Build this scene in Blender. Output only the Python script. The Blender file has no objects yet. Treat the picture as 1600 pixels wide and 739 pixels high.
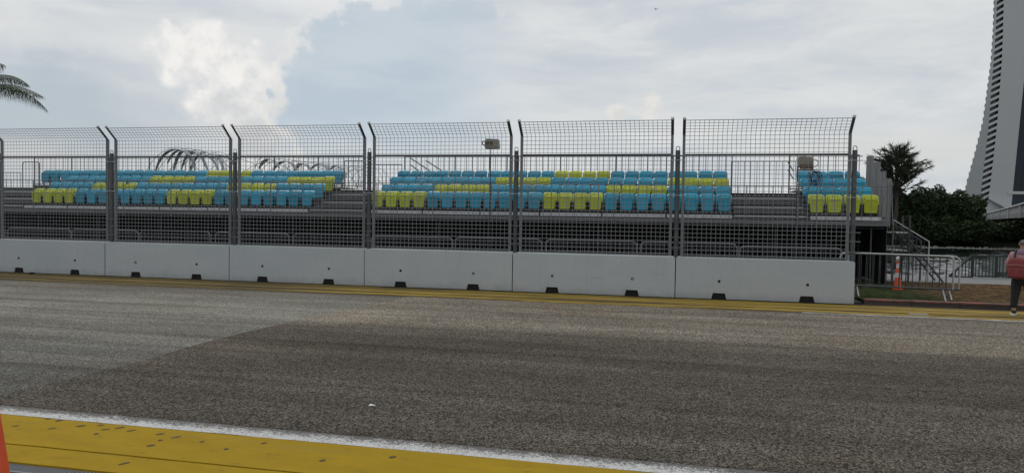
import bpy, bmesh, math, random
from mathutils import Vector, Matrix, noise
random.seed(7)
PI = math.pi
S = bpy.context.scene
COL = S.collection

# ---------------------------------------------------------------- camera
cam = bpy.data.cameras.new('camera')
cam.sensor_width = 36; cam.lens = 36 * 1150 / 1600
cam.clip_start = 0.1; cam.clip_end = 8000
co = bpy.data.objects.new('camera', cam); COL.objects.link(co)
r_ = Vector((0.97542, 0.21986, 0.01486)); u_ = Vector((-0.02099, 0.02557, 0.99945)); f_ = Vector((-0.21936, 0.9752, -0.02955))
m = Matrix((r_, u_, -f_)).transposed().to_4x4(); m.translation = (0, 0, 1.974)
co.matrix_world = m
S.camera = co
S.view_settings.view_transform = 'Standard'; S.view_settings.look = 'None'
S.view_settings.gamma = 1; S.view_settings.exposure = 0.0

# ---------------------------------------------------------------- node helper
class NT:
    def __init__(s, tree): s.t = tree; s.n = tree.nodes; s.l = tree.links
    def node(s, typ, ins=None, **kw):
        n = s.n.new(typ)
        for k, v in kw.items(): setattr(n, k, v)
        for k, v in (ins or {}).items(): s.set(n.inputs[k], v)
        return n
    def set(s, inp, v):
        if isinstance(v, bpy.types.NodeSocket): s.l.new(v, inp)
        else:
            if inp.type == 'RGBA' and len(v) == 3: v = (*v, 1)
            inp.default_value = v
    def m(s, op, a, b=0.0, c=0.0, clamp=False):
        n = s.node('ShaderNodeMath', operation=op, use_clamp=clamp)
        s.set(n.inputs[0], a); s.set(n.inputs[1], b); s.set(n.inputs[2], c)
        return n.outputs[0]
    def vm(s, op, a, b=(0, 0, 0)):
        n = s.node('ShaderNodeVectorMath', operation=op); s.set(n.inputs[0], a)
        if op == 'SCALE': s.set(n.inputs['Scale'], b)
        else: s.set(n.inputs[1], b)
        return n.outputs[0]
    def mr(s, v, a, b, c=0.0, d=1.0, smooth=True):
        n = s.node('ShaderNodeMapRange', interpolation_type='SMOOTHSTEP' if smooth else 'LINEAR')
        s.set(n.inputs[0], v); s.set(n.inputs[1], a); s.set(n.inputs[2], b); s.set(n.inputs[3], c); s.set(n.inputs[4], d)
        return n.outputs[0]
    def mix(s, f, a, b, mode='MIX'):
        n = s.node('ShaderNodeMix', data_type='RGBA', blend_type=mode)
        s.set(n.inputs[0], f); s.set(n.inputs[6], a); s.set(n.inputs[7], b)
        return n.outputs[2]
    def noise(s, vec, scale, detail=4, rough=0.55, dist=0.0):
        n = s.node('ShaderNodeTexNoise', {'Vector': vec, 'Scale': scale, 'Detail': detail, 'Roughness': rough, 'Distortion': dist})
        return n.outputs[0]
    def vor(s, vec, scale, out='Distance', rnd=1.0, feature='F1'):
        n = s.node('ShaderNodeTexVoronoi', {'Vector': vec, 'Scale': scale, 'Randomness': rnd}, feature=feature)
        return n.outputs[out]
    def sc(s, vec, v):
        return s.vm('MULTIPLY', vec, v)

# ---------------------------------------------------------------- sky: Nishita under a broken overcast, everything in world directions
SUN_EL, SUN_AZ = math.radians(52), math.radians(-38)
w = bpy.data.worlds.new('World'); S.world = w; w.use_nodes = True
T = NT(w.node_tree); T.n.clear()
sky = T.node('ShaderNodeTexSky', sky_type='NISHITA', sun_disc=False)
sky.sun_elevation = SUN_EL; sky.sun_rotation = SUN_AZ
g = T.node('ShaderNodeTexCoord').outputs['Generated']
sep = T.node('ShaderNodeSeparateXYZ', {0: g})
az = T.m('MULTIPLY', T.m('ARCTAN2', sep.outputs[0], sep.outputs[1]), 57.2958)
el = T.m('MULTIPLY', T.m('ARCSINE', sep.outputs[2]), 57.2958)
nA = T.noise(g, 9.0, 9, 0.60); nB = T.noise(T.vm('ADD', g, (7.3, 2.1, 4.4)), 9.0, 9, 0.60)
nF = T.noise(T.vm('ADD', g, (1.3, 8.1, 3.4)), 34.0, 7, 0.62)
vb = T.vor(T.vm('ADD', g, T.vm('SCALE', T.node('ShaderNodeTexNoise', {'Vector': g, 'Scale': 40.0, 'Detail': 4.0}).outputs['Color'], 0.035)), 34.0, feature='SMOOTH_F1')
wa = T.m('ADD', T.m('SUBTRACT', nA, 0.5), T.m('MULTIPLY', T.m('SUBTRACT', nF, 0.5), 0.5))
we = T.m('ADD', T.m('SUBTRACT', nB, 0.5), T.m('MULTIPLY', T.m('SUBTRACT', nF, 0.5), -0.45))
def dist(azc, elc, ra, re, warp, bil=0.0):
    a = T.m('DIVIDE', T.m('SUBTRACT', T.m('ADD', az, T.m('MULTIPLY', wa, warp)), azc), ra)
    e = T.m('DIVIDE', T.m('SUBTRACT', T.m('ADD', el, T.m('MULTIPLY', we, warp)), elc), re)
    d = T.m('SQRT', T.m('ADD', T.m('MULTIPLY', a, a), T.m('MULTIPLY', e, e)))
    if bil: d = T.m('ADD', d, T.m('MULTIPLY', T.m('SUBTRACT', vb, 0.42), bil))
    return d
def blob(azc, elc, ra, re, warp, inner, outer=1.0, bil=0.0):
    return T.mr(dist(azc, elc, ra, re, warp, bil), outer, inner)
# the overcast itself: layered, streaked with the horizontal
gs = T.sc(g, (1.0, 1.0, 4.5))
n1 = T.noise(gs, 2.6, 8, 0.55, 0.3); n2 = T.noise(T.vm('ADD', gs, (3, 1, 9)), 6.5, 7, 0.6, 0.5)
lay = T.m('ADD', T.m('MULTIPLY', n1, 0.6), T.m('MULTIPLY', n2, 0.4))
base = T.mix(T.mr(lay, 0.36, 0.60), (0.58, 0.625, 0.675), (0.735, 0.75, 0.75))
base = T.mix(T.m('MULTIPLY', T.mr(n2, 0.50, 0.68), 0.35), base, (0.80, 0.805, 0.80))
# bluish lower left, pale bank low on the right, bright veil top left
base = T.mix(T.m('MULTIPLY', blob(-45, 6.0, 11, 5.5, 5, 0.25, 1.15), 0.85), base, (0.45, 0.515, 0.57))
base = T.mix(T.m('MULTIPLY', blob(-45, 3.2, 7, 1.3, 3, 0.1, 1.2), 0.6), base, (0.66, 0.65, 0.64))
base = T.mix(T.m('MULTIPLY', blob(15, 4.8, 12, 1.9, 2.5, 0.3, 1.1), 0.6), base, (0.70, 0.70, 0.675))
base = T.mix(T.m('MULTIPLY', blob(9, 7.4, 8, 1.0, 2.5, 0.1, 1.1), 0.5), base, (0.53, 0.58, 0.64))
base = T.mix(T.m('MULTIPLY', blob(-28.0, 17.0, 10, 4.6, 3.0, 0.25, 1.05), 0.9), base, (0.83, 0.835, 0.83))
base = T.mix(T.m('MULTIPLY', blob(-47.0, 11.6, 9, 1.5, 3.0, 0.1, 1.2), 0.5), base, (0.72, 0.725, 0.725))
# the sunlit cumulus
cum = blob(-36.3, 11.0, 3.3, 2.7, 2.6, 0.62, 1.0, 0.55)
for a in ((-33.2, 9.6, 3.6, 3.0, 2.6), (-30.8, 8.6, 2.6, 2.6, 2.0), (-33.6, 7.2, 4.2, 2.2, 2.4), (-30.6, 6.3, 2.6, 1.7, 1.6)):
    cum = T.m('MAXIMUM', cum, blob(*a, 0.55, 1.0, 0.55))
glow = T.mr(T.m('ADD', T.m('MULTIPLY', vb, -0.55), T.m('ADD', T.m('MULTIPLY', T.m('SUBTRACT', nF, 0.5), 1.3), T.m('MULTIPLY', T.m('SUBTRACT', el, 8.0), 0.055))), -0.55, 0.12)
ccol = T.mix(glow, (0.66, 0.668, 0.68), (0.94, 0.915, 0.875))
fade = T.mr(el, 4.2, 7.6, 0.5, 1.0)
c1 = T.mix(T.m('MULTIPLY', cum, fade), base, ccol)
# low dome of cloud just above the fence
cum2 = blob(-31.9, 5.3, 2.2, 1.7, 1.2, 0.75, 1.0, 0.4)
c1 = T.mix(T.m('MULTIPLY', cum2, 0.75), c1, T.mix(glow, (0.60, 0.61, 0.625), (0.74, 0.725, 0.70)))
# blue-grey cloud in front of it: crisp left rim, fading to the right
dB = dist(-19.3, 8.4, 11.2, 7.9, 5.0, 0.34)
mB = T.m('MULTIPLY', T.mr(dB, 1.0, 0.90), T.mr(az, -8.0, -21.0, 0.0, 1.0))
mB = T.m('MULTIPLY', mB, T.mr(el, 3.5, 6.5, 0.45, 1.0))
rim = T.mr(T.m('ABSOLUTE', T.m('SUBTRACT', dB, 1.03)), 0.07, 0.0)
c1 = T.mix(T.m('MULTIPLY', T.m('MULTIPLY', rim, T.mr(az, -22, -30)), 0.35), c1, (0.86, 0.83, 0.79))
bcol = T.mix(T.mr(T.noise(gs, 5.0, 6), 0.35, 0.65), (0.49, 0.575, 0.655), (0.58, 0.645, 0.70))
c1 = T.mix(T.m('MULTIPLY', mB, 0.92), c1, bcol)
# small cumulus right of centre
cs = blob(-2.2, 8.3, 1.15, 1.5, 1.6, 0.4, 1.0, 0.6)
cs = T.m('MAXIMUM', cs, blob(-4.7, 7.9, 1.0, 0.75, 1.3, 0.3, 1.0, 0.6))
c1 = T.mix(T.m('MULTIPLY', cs, 0.85), c1, T.mix(T.mr(nF, 0.4, 0.6), (0.72, 0.71, 0.69), (0.84, 0.82, 0.76)))
bg1 = T.node('ShaderNodeBackground', {'Color': sky.outputs[0], 'Strength': 0.09})
bg2 = T.node('ShaderNodeBackground', {'Color': c1, 'Strength': 0.98})
mx = T.node('ShaderNodeMixShader', {0: 0.94}); T.l.new(bg1.outputs[0], mx.inputs[1]); T.l.new(bg2.outputs[0], mx.inputs[2])
T.l.new(mx.outputs[0], T.node('ShaderNodeOutputWorld').inputs[0])

sd = bpy.data.lights.new('sun', 'SUN'); sd.energy = 0.7; sd.angle = math.radians(18); sd.color = (1, 0.95, 0.88)
so = bpy.data.objects.new('sun', sd); COL.objects.link(so); so.location = (-20, 30, 60)
dv = Vector((math.sin(SUN_AZ) * math.cos(SUN_EL), math.cos(SUN_AZ) * math.cos(SUN_EL), math.sin(SUN_EL)))
so.rotation_euler = dv.to_track_quat('Z', 'Y').to_euler()

# ---------------------------------------------------------------- materials
MAT = {}
def mat(name, col, rough=0.6, metal=0.0, var=0.0, vscale=3.0, bump=0.0, bscale=40.0, dirt=None, dscale=2.0, spec=0.5, stretch=(1, 1, 1), dlo=0.5, dhi=0.72, rnd=0.0):
    if name in MAT: return MAT[name]
    mm = bpy.data.materials.new(name); mm.use_nodes = True
    t = NT(mm.node_tree); b = t.n['Principled BSDF']
    geo = t.node('ShaderNodeNewGeometry').outputs['Position']
    v = t.sc(geo, stretch)
    c = col
    if var:
        c = t.mix(t.noise(v, vscale, 6, 0.6), tuple(x * (1 - var) for x in col), tuple(min(1, x * (1 + var)) for x in col))
    if dirt:
        c = t.mix(t.mr(t.noise(t.vm('ADD', v, (5, 9, 1)), dscale, 7, 0.65), dlo, dhi), c, dirt)
    if rnd:
        k = t.mr(t.node('ShaderNodeObjectInfo').outputs['Random'], 0, 1, 1 - rnd, 1 + rnd, False)
        c = t.mix(1.0, c, t.node('ShaderNodeCombineColor', {0: k, 1: k, 2: k}).outputs[0], 'MULTIPLY')
    t.set(b.inputs['Base Color'], c)
    b.inputs['Roughness'].default_value = rough; b.inputs['Metallic'].default_value = metal
    b.inputs['Specular IOR Level'].default_value = spec
    if bump:
        bn = t.node('ShaderNodeBump', {'Strength': bump, 'Distance': 0.02, 'Height': t.noise(v, bscale, 4)})
        t.l.new(bn.outputs[0], b.inputs['Normal'])
    MAT[name] = mm
    return mm

steel = mat('galvanised_steel', (0.165, 0.175, 0.185), 0.5, 0.35, 0.22, 6)
steel_dark = mat('weathered_dark_steel', (0.055, 0.06, 0.065), 0.55, 0.2, 0.3, 8, dirt=(0.10, 0.095, 0.085), dscale=5)
steel_arm = mat('dark_arm_steel', (0.045, 0.05, 0.055), 0.5, 0.3, 0.2, 8)
wire_m = mat('mesh_wire', (0.24, 0.245, 0.255), 0.55, 0.2, 0.2, 4)
rail_m = mat('railing_steel', (0.075, 0.08, 0.085), 0.5, 0.3, 0.2, 4)
zinc = mat('bright_zinc', (0.42, 0.43, 0.44), 0.4, 0.5, 0.2, 6)
deck_m = mat('deck_board_grey', (0.08, 0.084, 0.088), 0.7, 0, 0.3, 5, dirt=(0.05, 0.05, 0.05), dscale=3)
fascia_m = mat('fascia_grey', (0.15, 0.155, 0.165), 0.6, 0.1, 0.25, 4)
white_m = mat('white_kick_plate', (0.60, 0.61, 0.64), 0.5, 0, 0.08, 6, dirt=(0.36, 0.36, 0.37), dscale=6)
board_m = mat('weathered_grey_board', (0.22, 0.23, 0.235), 0.7, 0, 0.25, 6, dirt=(0.13, 0.13, 0.13), dscale=4, stretch=(3, 3, 0.4))
cloth_m = mat('black_blocker_cloth', (0.008, 0.008, 0.009), 0.95, 0, 0.3, 3)
blue_m = mat('blue_seat_plastic', (0.008, 0.30, 0.46), 0.34, 0, 0.16, 2.3, dirt=(0.03, 0.27, 0.38), dscale=7, rnd=0.16)
lime_m = mat('lime_seat_plastic', (0.45, 0.51, 0.022), 0.40, 0, 0.14, 2.3, dirt=(0.36, 0.41, 0.04), dscale=7, rnd=0.12)
black_m = mat('black_plastic', (0.012, 0.012, 0.013), 0.6)
matt_black = mat('slot_black', (0.008, 0.008, 0.008), 0.9)

# concrete block paint: pale grey with streaks, dirtier towards the foot
cm = bpy.data.materials.new('painted_concrete'); cm.use_nodes = True
t = NT(cm.node_tree); b = t.n['Principled BSDF']
geo = t.node('ShaderNodeNewGeometry').outputs['Position']
sx = t.node('ShaderNodeSeparateXYZ', {0: geo})
oi = t.node('ShaderNodeObjectInfo').outputs['Random']
c = t.mix(t.noise(t.sc(geo, (0.6, 1, 1.2)), 1.7, 7, 0.62), (0.365, 0.405, 0.435), (0.485, 0.51, 0.525))
c = t.mix(t.m('MULTIPLY', t.mr(t.noise(t.sc(geo, (7, 1, 0.45)), 2.2, 6, 0.6), 0.54, 0.75), 0.30), c, (0.30, 0.32, 0.33))
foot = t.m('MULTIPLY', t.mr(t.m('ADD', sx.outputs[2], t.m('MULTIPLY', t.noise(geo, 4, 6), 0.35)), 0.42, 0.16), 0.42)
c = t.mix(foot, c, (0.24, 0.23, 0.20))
c = t.mix(t.m('MULTIPLY', t.mr(t.noise(t.sc(geo, (1, 1, 2.4)), 11, 8, 0.7), 0.66, 0.74), 0.5), c, (0.20, 0.20, 0.20))
c = t.mix(t.m('MULTIPLY', oi, 0.22), c, (0.30, 0.33, 0.365))
scf = t.m('MULTIPLY', t.mr(t.noise(t.sc(geo, (0.35, 1, 5.5)), 3.1, 6, 0.6), 0.63, 0.74), t.mr(sx.outputs[2], 0.75, 0.35))
c = t.mix(t.m('MULTIPLY', scf, 0.35), c, (0.14, 0.14, 0.14))
t.set(b.inputs['Base Color'], c); b.inputs['Roughness'].default_value = 0.65
bn = t.node('ShaderNodeBump', {'Strength': 0.25, 'Distance': 0.02, 'Height': t.noise(geo, 9, 8, 0.65)})
t.l.new(bn.outputs[0], b.inputs['Normal'])
conc = cm

def asphalt(name, dark, light, tint, new):
    mm = bpy.data.materials.new(name); mm.use_nodes = True
    t = NT(mm.node_tree); b = t.n['Principled BSDF']
    geo = t.node('ShaderNodeNewGeometry').outputs['Position']
    sx = t.node('ShaderNodeSeparateXYZ', {0: geo})
    st = t.node('ShaderNodeSeparateColor', {0: t.vor(geo, 105.0, 'Color')}).outputs[0]
    gap = t.vor(geo, 105.0)
    stone2 = t.node('ShaderNodeSeparateColor', {0: t.vor(geo, 48.0, 'Color')}).outputs[1]
    v = t.m('ADD', t.m('MULTIPLY', st, 0.62), t.m('MULTIPLY', stone2, 0.38))
    c = t.mix(t.mr(v, 0.25, 0.92), dark, light)
    c = t.mix(t.m('MULTIPLY', t.mr(gap, 0.52, 0.9), 0.65), c, tuple(x * 0.3 for x in dark))
    def mul(c, f, k): return t.mix(f, c, t.mix(1.0, c, k, 'MULTIPLY'))
    # mottling, long rubber and water streaks left along the track
    c = mul(c, t.mr(t.noise(t.sc(geo, (0.35, 0.8, 1)), 0.9, 6, 0.6), 0.65, 0.35), (0.78, 0.77, 0.75))
    c = mul(c, t.mr(t.noise(t.sc(geo, (0.05, 1.1, 1)), 1.5, 5, 0.55), 0.40, 0.62), (1.30, 1.30, 1.28))
    c = mul(c, t.m('MULTIPLY', t.mr(t.noise(t.sc(geo, (0.022, 2.6, 1)), 1.6, 4, 0.5, 0.6), 0.56, 0.68), 0.6), (0.62, 0.61, 0.60))
    c = mul(c, t.mr(t.noise(t.sc(geo, (0.9, 1.3, 1)), 1.3, 8, 0.7), 0.62, 0.78), (0.70, 0.66, 0.62))
    yy = t.m('ADD', sx.outputs[1], t.m('MULTIPLY', t.noise(t.sc(geo, (0.3, 1, 1)), 0.8, 4), 1.2))
    if new:
        c = mul(c, t.m('MULTIPLY', t.mr(yy, 11.6, 13.4), 0.85), (2.15, 2.14, 2.10))  # paler with distance: grazing-view lightening put into the colour
        c = mul(c, t.m('MULTIPLY', t.m('MULTIPLY', t.mr(yy, 8.6, 9.8), t.mr(yy, 12.8, 11.4)), 0.5), (0.86, 0.80, 0.76))
        xs = t.m('ADD', sx.outputs[0], t.m('MULTIPLY', t.m('SUBTRACT', t.noise(geo, 0.8, 6), 0.5), 3.0))
        c = mul(c, t.m('MULTIPLY', t.mr(xs, -4.4, -6.6), t.mr(yy, 8.0, 13.0, 0.25, 0.9)), (1.32, 1.31, 1.28))
    else:
        c = mul(c, t.mr(yy, 7.6, 13.2), (1.72, 1.70, 1.64))  # far lightening at grazing view, painted into this asphalt too
        c = mul(c, t.m('MULTIPLY', t.mr(yy, 15.0, 16.4), 0.7), (0.66, 0.62, 0.58))
    # hairline cracks here and there
    cr = t.vor(t.vm('ADD', geo, t.vm('SCALE', t.node('ShaderNodeTexNoise', {'Vector': geo, 'Scale': 2.0, 'Detail': 5.0}).outputs['Color'], 0.5)), 0.42, feature='DISTANCE_TO_EDGE')
    c = mul(c, t.m('MULTIPLY', t.mr(cr, 0.012, 0.003), t.mr(t.noise(geo, 0.35, 3), 0.58, 0.68)), (0.62, 0.61, 0.60))
    c = mul(c, t.m('MULTIPLY', t.mr(t.noise(t.sc(geo, (0.5, 1, 1)), 0.45, 5), 0.5, 0.7), 0.5), tint)
    t.set(b.inputs['Base Color'], c); b.inputs['Roughness'].default_value = 0.92; b.inputs['Specular IOR Level'].default_value = 0.12
    bn = t.node('ShaderNodeBump', {'Strength': 0.8, 'Distance': 0.006, 'Height': t.m('SUBTRACT', st, gap)})
    t.l.new(bn.outputs[0], b.inputs['Normal'])
    return mm
asph_new = asphalt('asphalt_dark', (0.025, 0.0215, 0.018), (0.270, 0.240, 0.202), (1.06, 0.94, 0.86), True)
asph_old = asphalt('asphalt_worn', (0.062, 0.060, 0.054), (0.305, 0.297, 0.268), (0.98, 0.93, 0.87), False)

def yellow_paint(name, wear, ycol):
    mm = bpy.data.materials.new(name); mm.use_nodes = True
    t = NT(mm.node_tree); b = t.n['Principled BSDF']
    geo = t.node('ShaderNodeNewGeometry').outputs['Position']
    c = t.mix(t.noise(t.sc(geo, (0.6, 1.5, 1)), 3.0, 8, 0.65), tuple(x * 0.72 for x in ycol), tuple(x * 1.2 for x in ycol))
    c = t.mix(t.m('MULTIPLY', t.mr(t.noise(t.sc(geo, (0.8, 2, 1)), 5, 9, 0.7), 0.55, 0.70), 0.5 + wear * 0.3), c, (0.13, 0.095, 0.035))
    c = t.mix(t.m('MULTIPLY', t.mr(t.noise(t.sc(geo, (0.5, 1.2, 1)), 1.7, 8, 0.72), 0.54, 0.66), 0.4), c, (0.26, 0.19, 0.055))
    c = t.mix(t.m('MULTIPLY', t.mr(t.noise(geo, 60, 3), 0.62, 0.75), 0.35), c, (0.14, 0.11, 0.05))
    if wear:
        xx = t.node('ShaderNodeSeparateXYZ', {0: geo}).outputs[0]
        c = t.mix(t.m('MULTIPLY', t.mr(t.m('ADD', xx, t.m('MULTIPLY', t.noise(geo, 0.5, 5), 5.0)), -1.0, -11.0), 0.62), c, (0.095, 0.078, 0.05))
        c = t.mix(t.m('MULTIPLY', t.mr(t.noise(t.sc(geo, (0.12, 1.6, 1)), 2.0, 8, 0.65), 0.42, 0.58), wear), c, (0.075, 0.06, 0.042))
    t.set(b.inputs['Base Color'], c); b.inputs['Roughness'].default_value = 0.85; b.inputs['Specular IOR Level'].default_value = 0.12
    bn = t.node('ShaderNodeBump', {'Strength': 0.3, 'Distance': 0.01, 'Height': t.noise(geo, 70, 5)})
    t.l.new(bn.outputs[0], b.inputs['Normal'])
    return mm
yel_near = yellow_paint('yellow_paint_near', 0.0, (0.36, 0.235, 0.012))
yel_far = yellow_paint('yellow_paint_far', 0.72, (0.40, 0.275, 0.05))

def white_line(name, lo):
    mm = bpy.data.materials.new(name); mm.use_nodes = True
    t = NT(mm.node_tree); b = t.n['Principled BSDF']
    geo = t.node('ShaderNodeNewGeometry').outputs['Position']
    st = t.node('ShaderNodeSeparateColor', {0: t.vor(geo, 85.0, 'Color')}).outputs[0]
    n = t.m('ADD', t.m('MULTIPLY', st, 0.5), t.m('MULTIPLY', t.noise(geo, 6, 8, 0.7), 0.9))
    if lo: # worn away towards the asphalt side
        y = t.node('ShaderNodeSeparateXYZ', {0: geo}).outputs[1]
        n = t.m('ADD', t.m('SUBTRACT', n, 0.12), t.mr(y, 5.80, 5.97, 0.0, 0.52, False))
    c = t.mix(t.mr(n, 0.60, 1.0), (0.56, 0.56, 0.55), (0.10, 0.093, 0.085))
    t.set(b.inputs['Base Color'], c); b.inputs['Roughness'].default_value = 0.8
    bn = t.node('ShaderNodeBump', {'Strength': 0.5, 'Distance': 0.006, 'Height': st}); t.l.new(bn.outputs[0], b.inputs['Normal'])
    return mm
white_near = white_line('white_line_near', True); white_far = white_line('white_line_far', False)

# water
wm = bpy.data.materials.new('river_water'); wm.use_nodes = True
t = NT(wm.node_tree); b = t.n['Principled BSDF']
geo = t.node('ShaderNodeNewGeometry').outputs['Position']
b.inputs['Base Color'].default_value = (0.006, 0.010, 0.009, 1); b.inputs['Roughness'].default_value = 0.06; b.inputs['IOR'].default_value = 1.33
h = t.m('ADD', t.noise(t.sc(geo, (0.45, 1.0, 1)), 1.5, 3, 0.5, 0.4), t.m('MULTIPLY', t.noise(t.sc(geo, (0.6, 1, 1)), 0.45, 2), 1.2))
bn = t.node('ShaderNodeBump', {'Strength': 0.6, 'Distance': 0.12, 'Height': h}); t.l.new(bn.outputs[0], b.inputs['Normal'])
water_m = wm

# lawn: green by the barrier, bare brown earth further right
gm = bpy.data.materials.new('lawn_soil'); gm.use_nodes = True
t = NT(gm.node_tree); b = t.n['Principled BSDF']
geo = t.node('ShaderNodeNewGeometry').outputs['Position']; sx = t.node('ShaderNodeSeparateXYZ', {0: geo})
gr = t.mix(t.mr(t.noise(t.sc(geo, (1, .6, 1)), 6, 9, 0.75), 0.36, 0.64), (0.010, 0.017, 0.005), (0.062, 0.078, 0.024))
br = t.mix(t.mr(t.noise(t.sc(geo, (1, .6, 1)), 7, 9, 0.75), 0.36, 0.64), (0.028, 0.017, 0.008), (0.185, 0.112, 0.050))
fx = t.m('ADD', sx.outputs[0], t.m('MULTIPLY', t.m('SUBTRACT', t.noise(geo, 1.6, 6, 0.65), 0.5), 3.0))
t.set(b.inputs['Base Color'], t.mix(t.mr(fx, 5.7, 6.9), gr, br)); b.inputs['Roughness'].default_value = 0.95; b.inputs['Specular IOR Level'].default_value = 0.1
bn = t.node('ShaderNodeBump', {'Strength': 1.0, 'Distance': 0.05, 'Height': t.noise(geo, 40, 6)}); t.l.new(bn.outputs[0], b.inputs['Normal'])
lawn_m = gm

def leaf_mat(name, a, b_, sc=0.8):
    mm = bpy.data.materials.new(name); mm.use_nodes = True
    t = NT(mm.node_tree); b = t.n['Principled BSDF']
    geo = t.node('ShaderNodeNewGeometry'); p = geo.outputs['Position']
    n = t.m('ADD', t.m('MULTIPLY', t.noise(p, sc, 4), 0.6), t.m('MULTIPLY', geo.outputs['Random Per Island'], 0.4))
    t.set(b.inputs['Base Color'], t.mix(t.mr(n, 0.3, 0.7), a, b_)); b.inputs['Roughness'].default_value = 0.6; b.inputs['Specular IOR Level'].default_value = 0.25
    return mm
leaf_dark = leaf_mat('leaf_dark_green', (0.012, 0.022, 0.009), (0.060, 0.095, 0.034), 0.55)
leaf_cas = leaf_mat('casuarina_needle', (0.035, 0.046, 0.028), (0.085, 0.10, 0.062), 1.5)
leaf_palm = leaf_mat('palm_leaflet', (0.03, 0.045, 0.02), (0.07, 0.09, 0.04), 3)
grass_m = leaf_mat('grass_blade', (0.03, 0.05, 0.010), (0.09, 0.12, 0.03), 2)
bark = mat('bark', (0.06, 0.05, 0.04), 0.9, 0, 0.4, 6, 0.6, 14)
bank_m = mat('bank_green', (0.010, 0.017, 0.007), 0.95, 0, 0.5, 0.6, spec=0.1)  # near black: shade under the trees is put into the colour
stone_m = mat('shore_stone', (0.22, 0.22, 0.20), 0.9, 0, 0.4, 2)
pave_m = mat('pavement_concrete', (0.20, 0.20, 0.195), 0.85, 0, 0.2, 1.5, 0.2, 30)
kerbred_m = mat('red_kerb_paint', (0.26, 0.085, 0.07), 0.75, 0, 0.35, 5, dirt=(0.10, 0.065, 0.055), dscale=3, dlo=0.42, dhi=0.62)
kerb_m = mat('kerb_dark_concrete', (0.07, 0.055, 0.05), 0.85, 0, 0.35, 4)
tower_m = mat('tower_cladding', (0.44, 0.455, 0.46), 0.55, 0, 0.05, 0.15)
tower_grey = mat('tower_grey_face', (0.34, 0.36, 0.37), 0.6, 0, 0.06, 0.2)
tower_fin = mat('tower_fin', (0.48, 0.495, 0.505), 0.5)
tower_dark = mat('tower_recess', (0.045, 0.05, 0.056), 0.4)
glass_m = mat('tower_glass', (0.010, 0.022, 0.036), 0.15, 0.0, 0.5, 0.3, spec=0.25)
bridge_m = mat('bridge_concrete', (0.21, 0.22, 0.225), 0.8, 0, 0.15, 0.4)
bridge_dark = mat('bridge_soffit_shade', (0.03, 0.03, 0.031), 0.9)  # dark copy of the concrete, underside shade put into the colour
helix_m = mat('footbridge_steel', (0.26, 0.28, 0.295), 0.35, 0.5, 0.2, 0.5)
canopy_m = mat('footbridge_canopy', (0.30, 0.33, 0.345), 0.4, 0.2, 0.3, 0.3)
orange_m = mat('orange_cone_plastic', (0.62, 0.075, 0.016), 0.5, 0, 0.12, 6)
cone_white = mat('cone_reflective_white', (0.55, 0.55, 0.54), 0.5, 0, 0.15, 10)
box_m = mat('wrapped_box_beige', (0.20, 0.185, 0.15), 0.35, 0, 0.35, 7, 0.5, 9, dirt=(0.42, 0.41, 0.37), dscale=9)
box_brown = mat('box_brown_front', (0.09, 0.065, 0.045), 0.6, 0, 0.3, 9)
cable_m = mat('blue_cable', (0.012, 0.022, 0.10), 0.45)
drain_m = mat('drain_concrete', (0.17, 0.175, 0.17), 0.85, 0, 0.25, 6, 0.3, 40)
paper_m = mat('white_paper', (0.75, 0.75, 0.73), 0.8)

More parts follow.
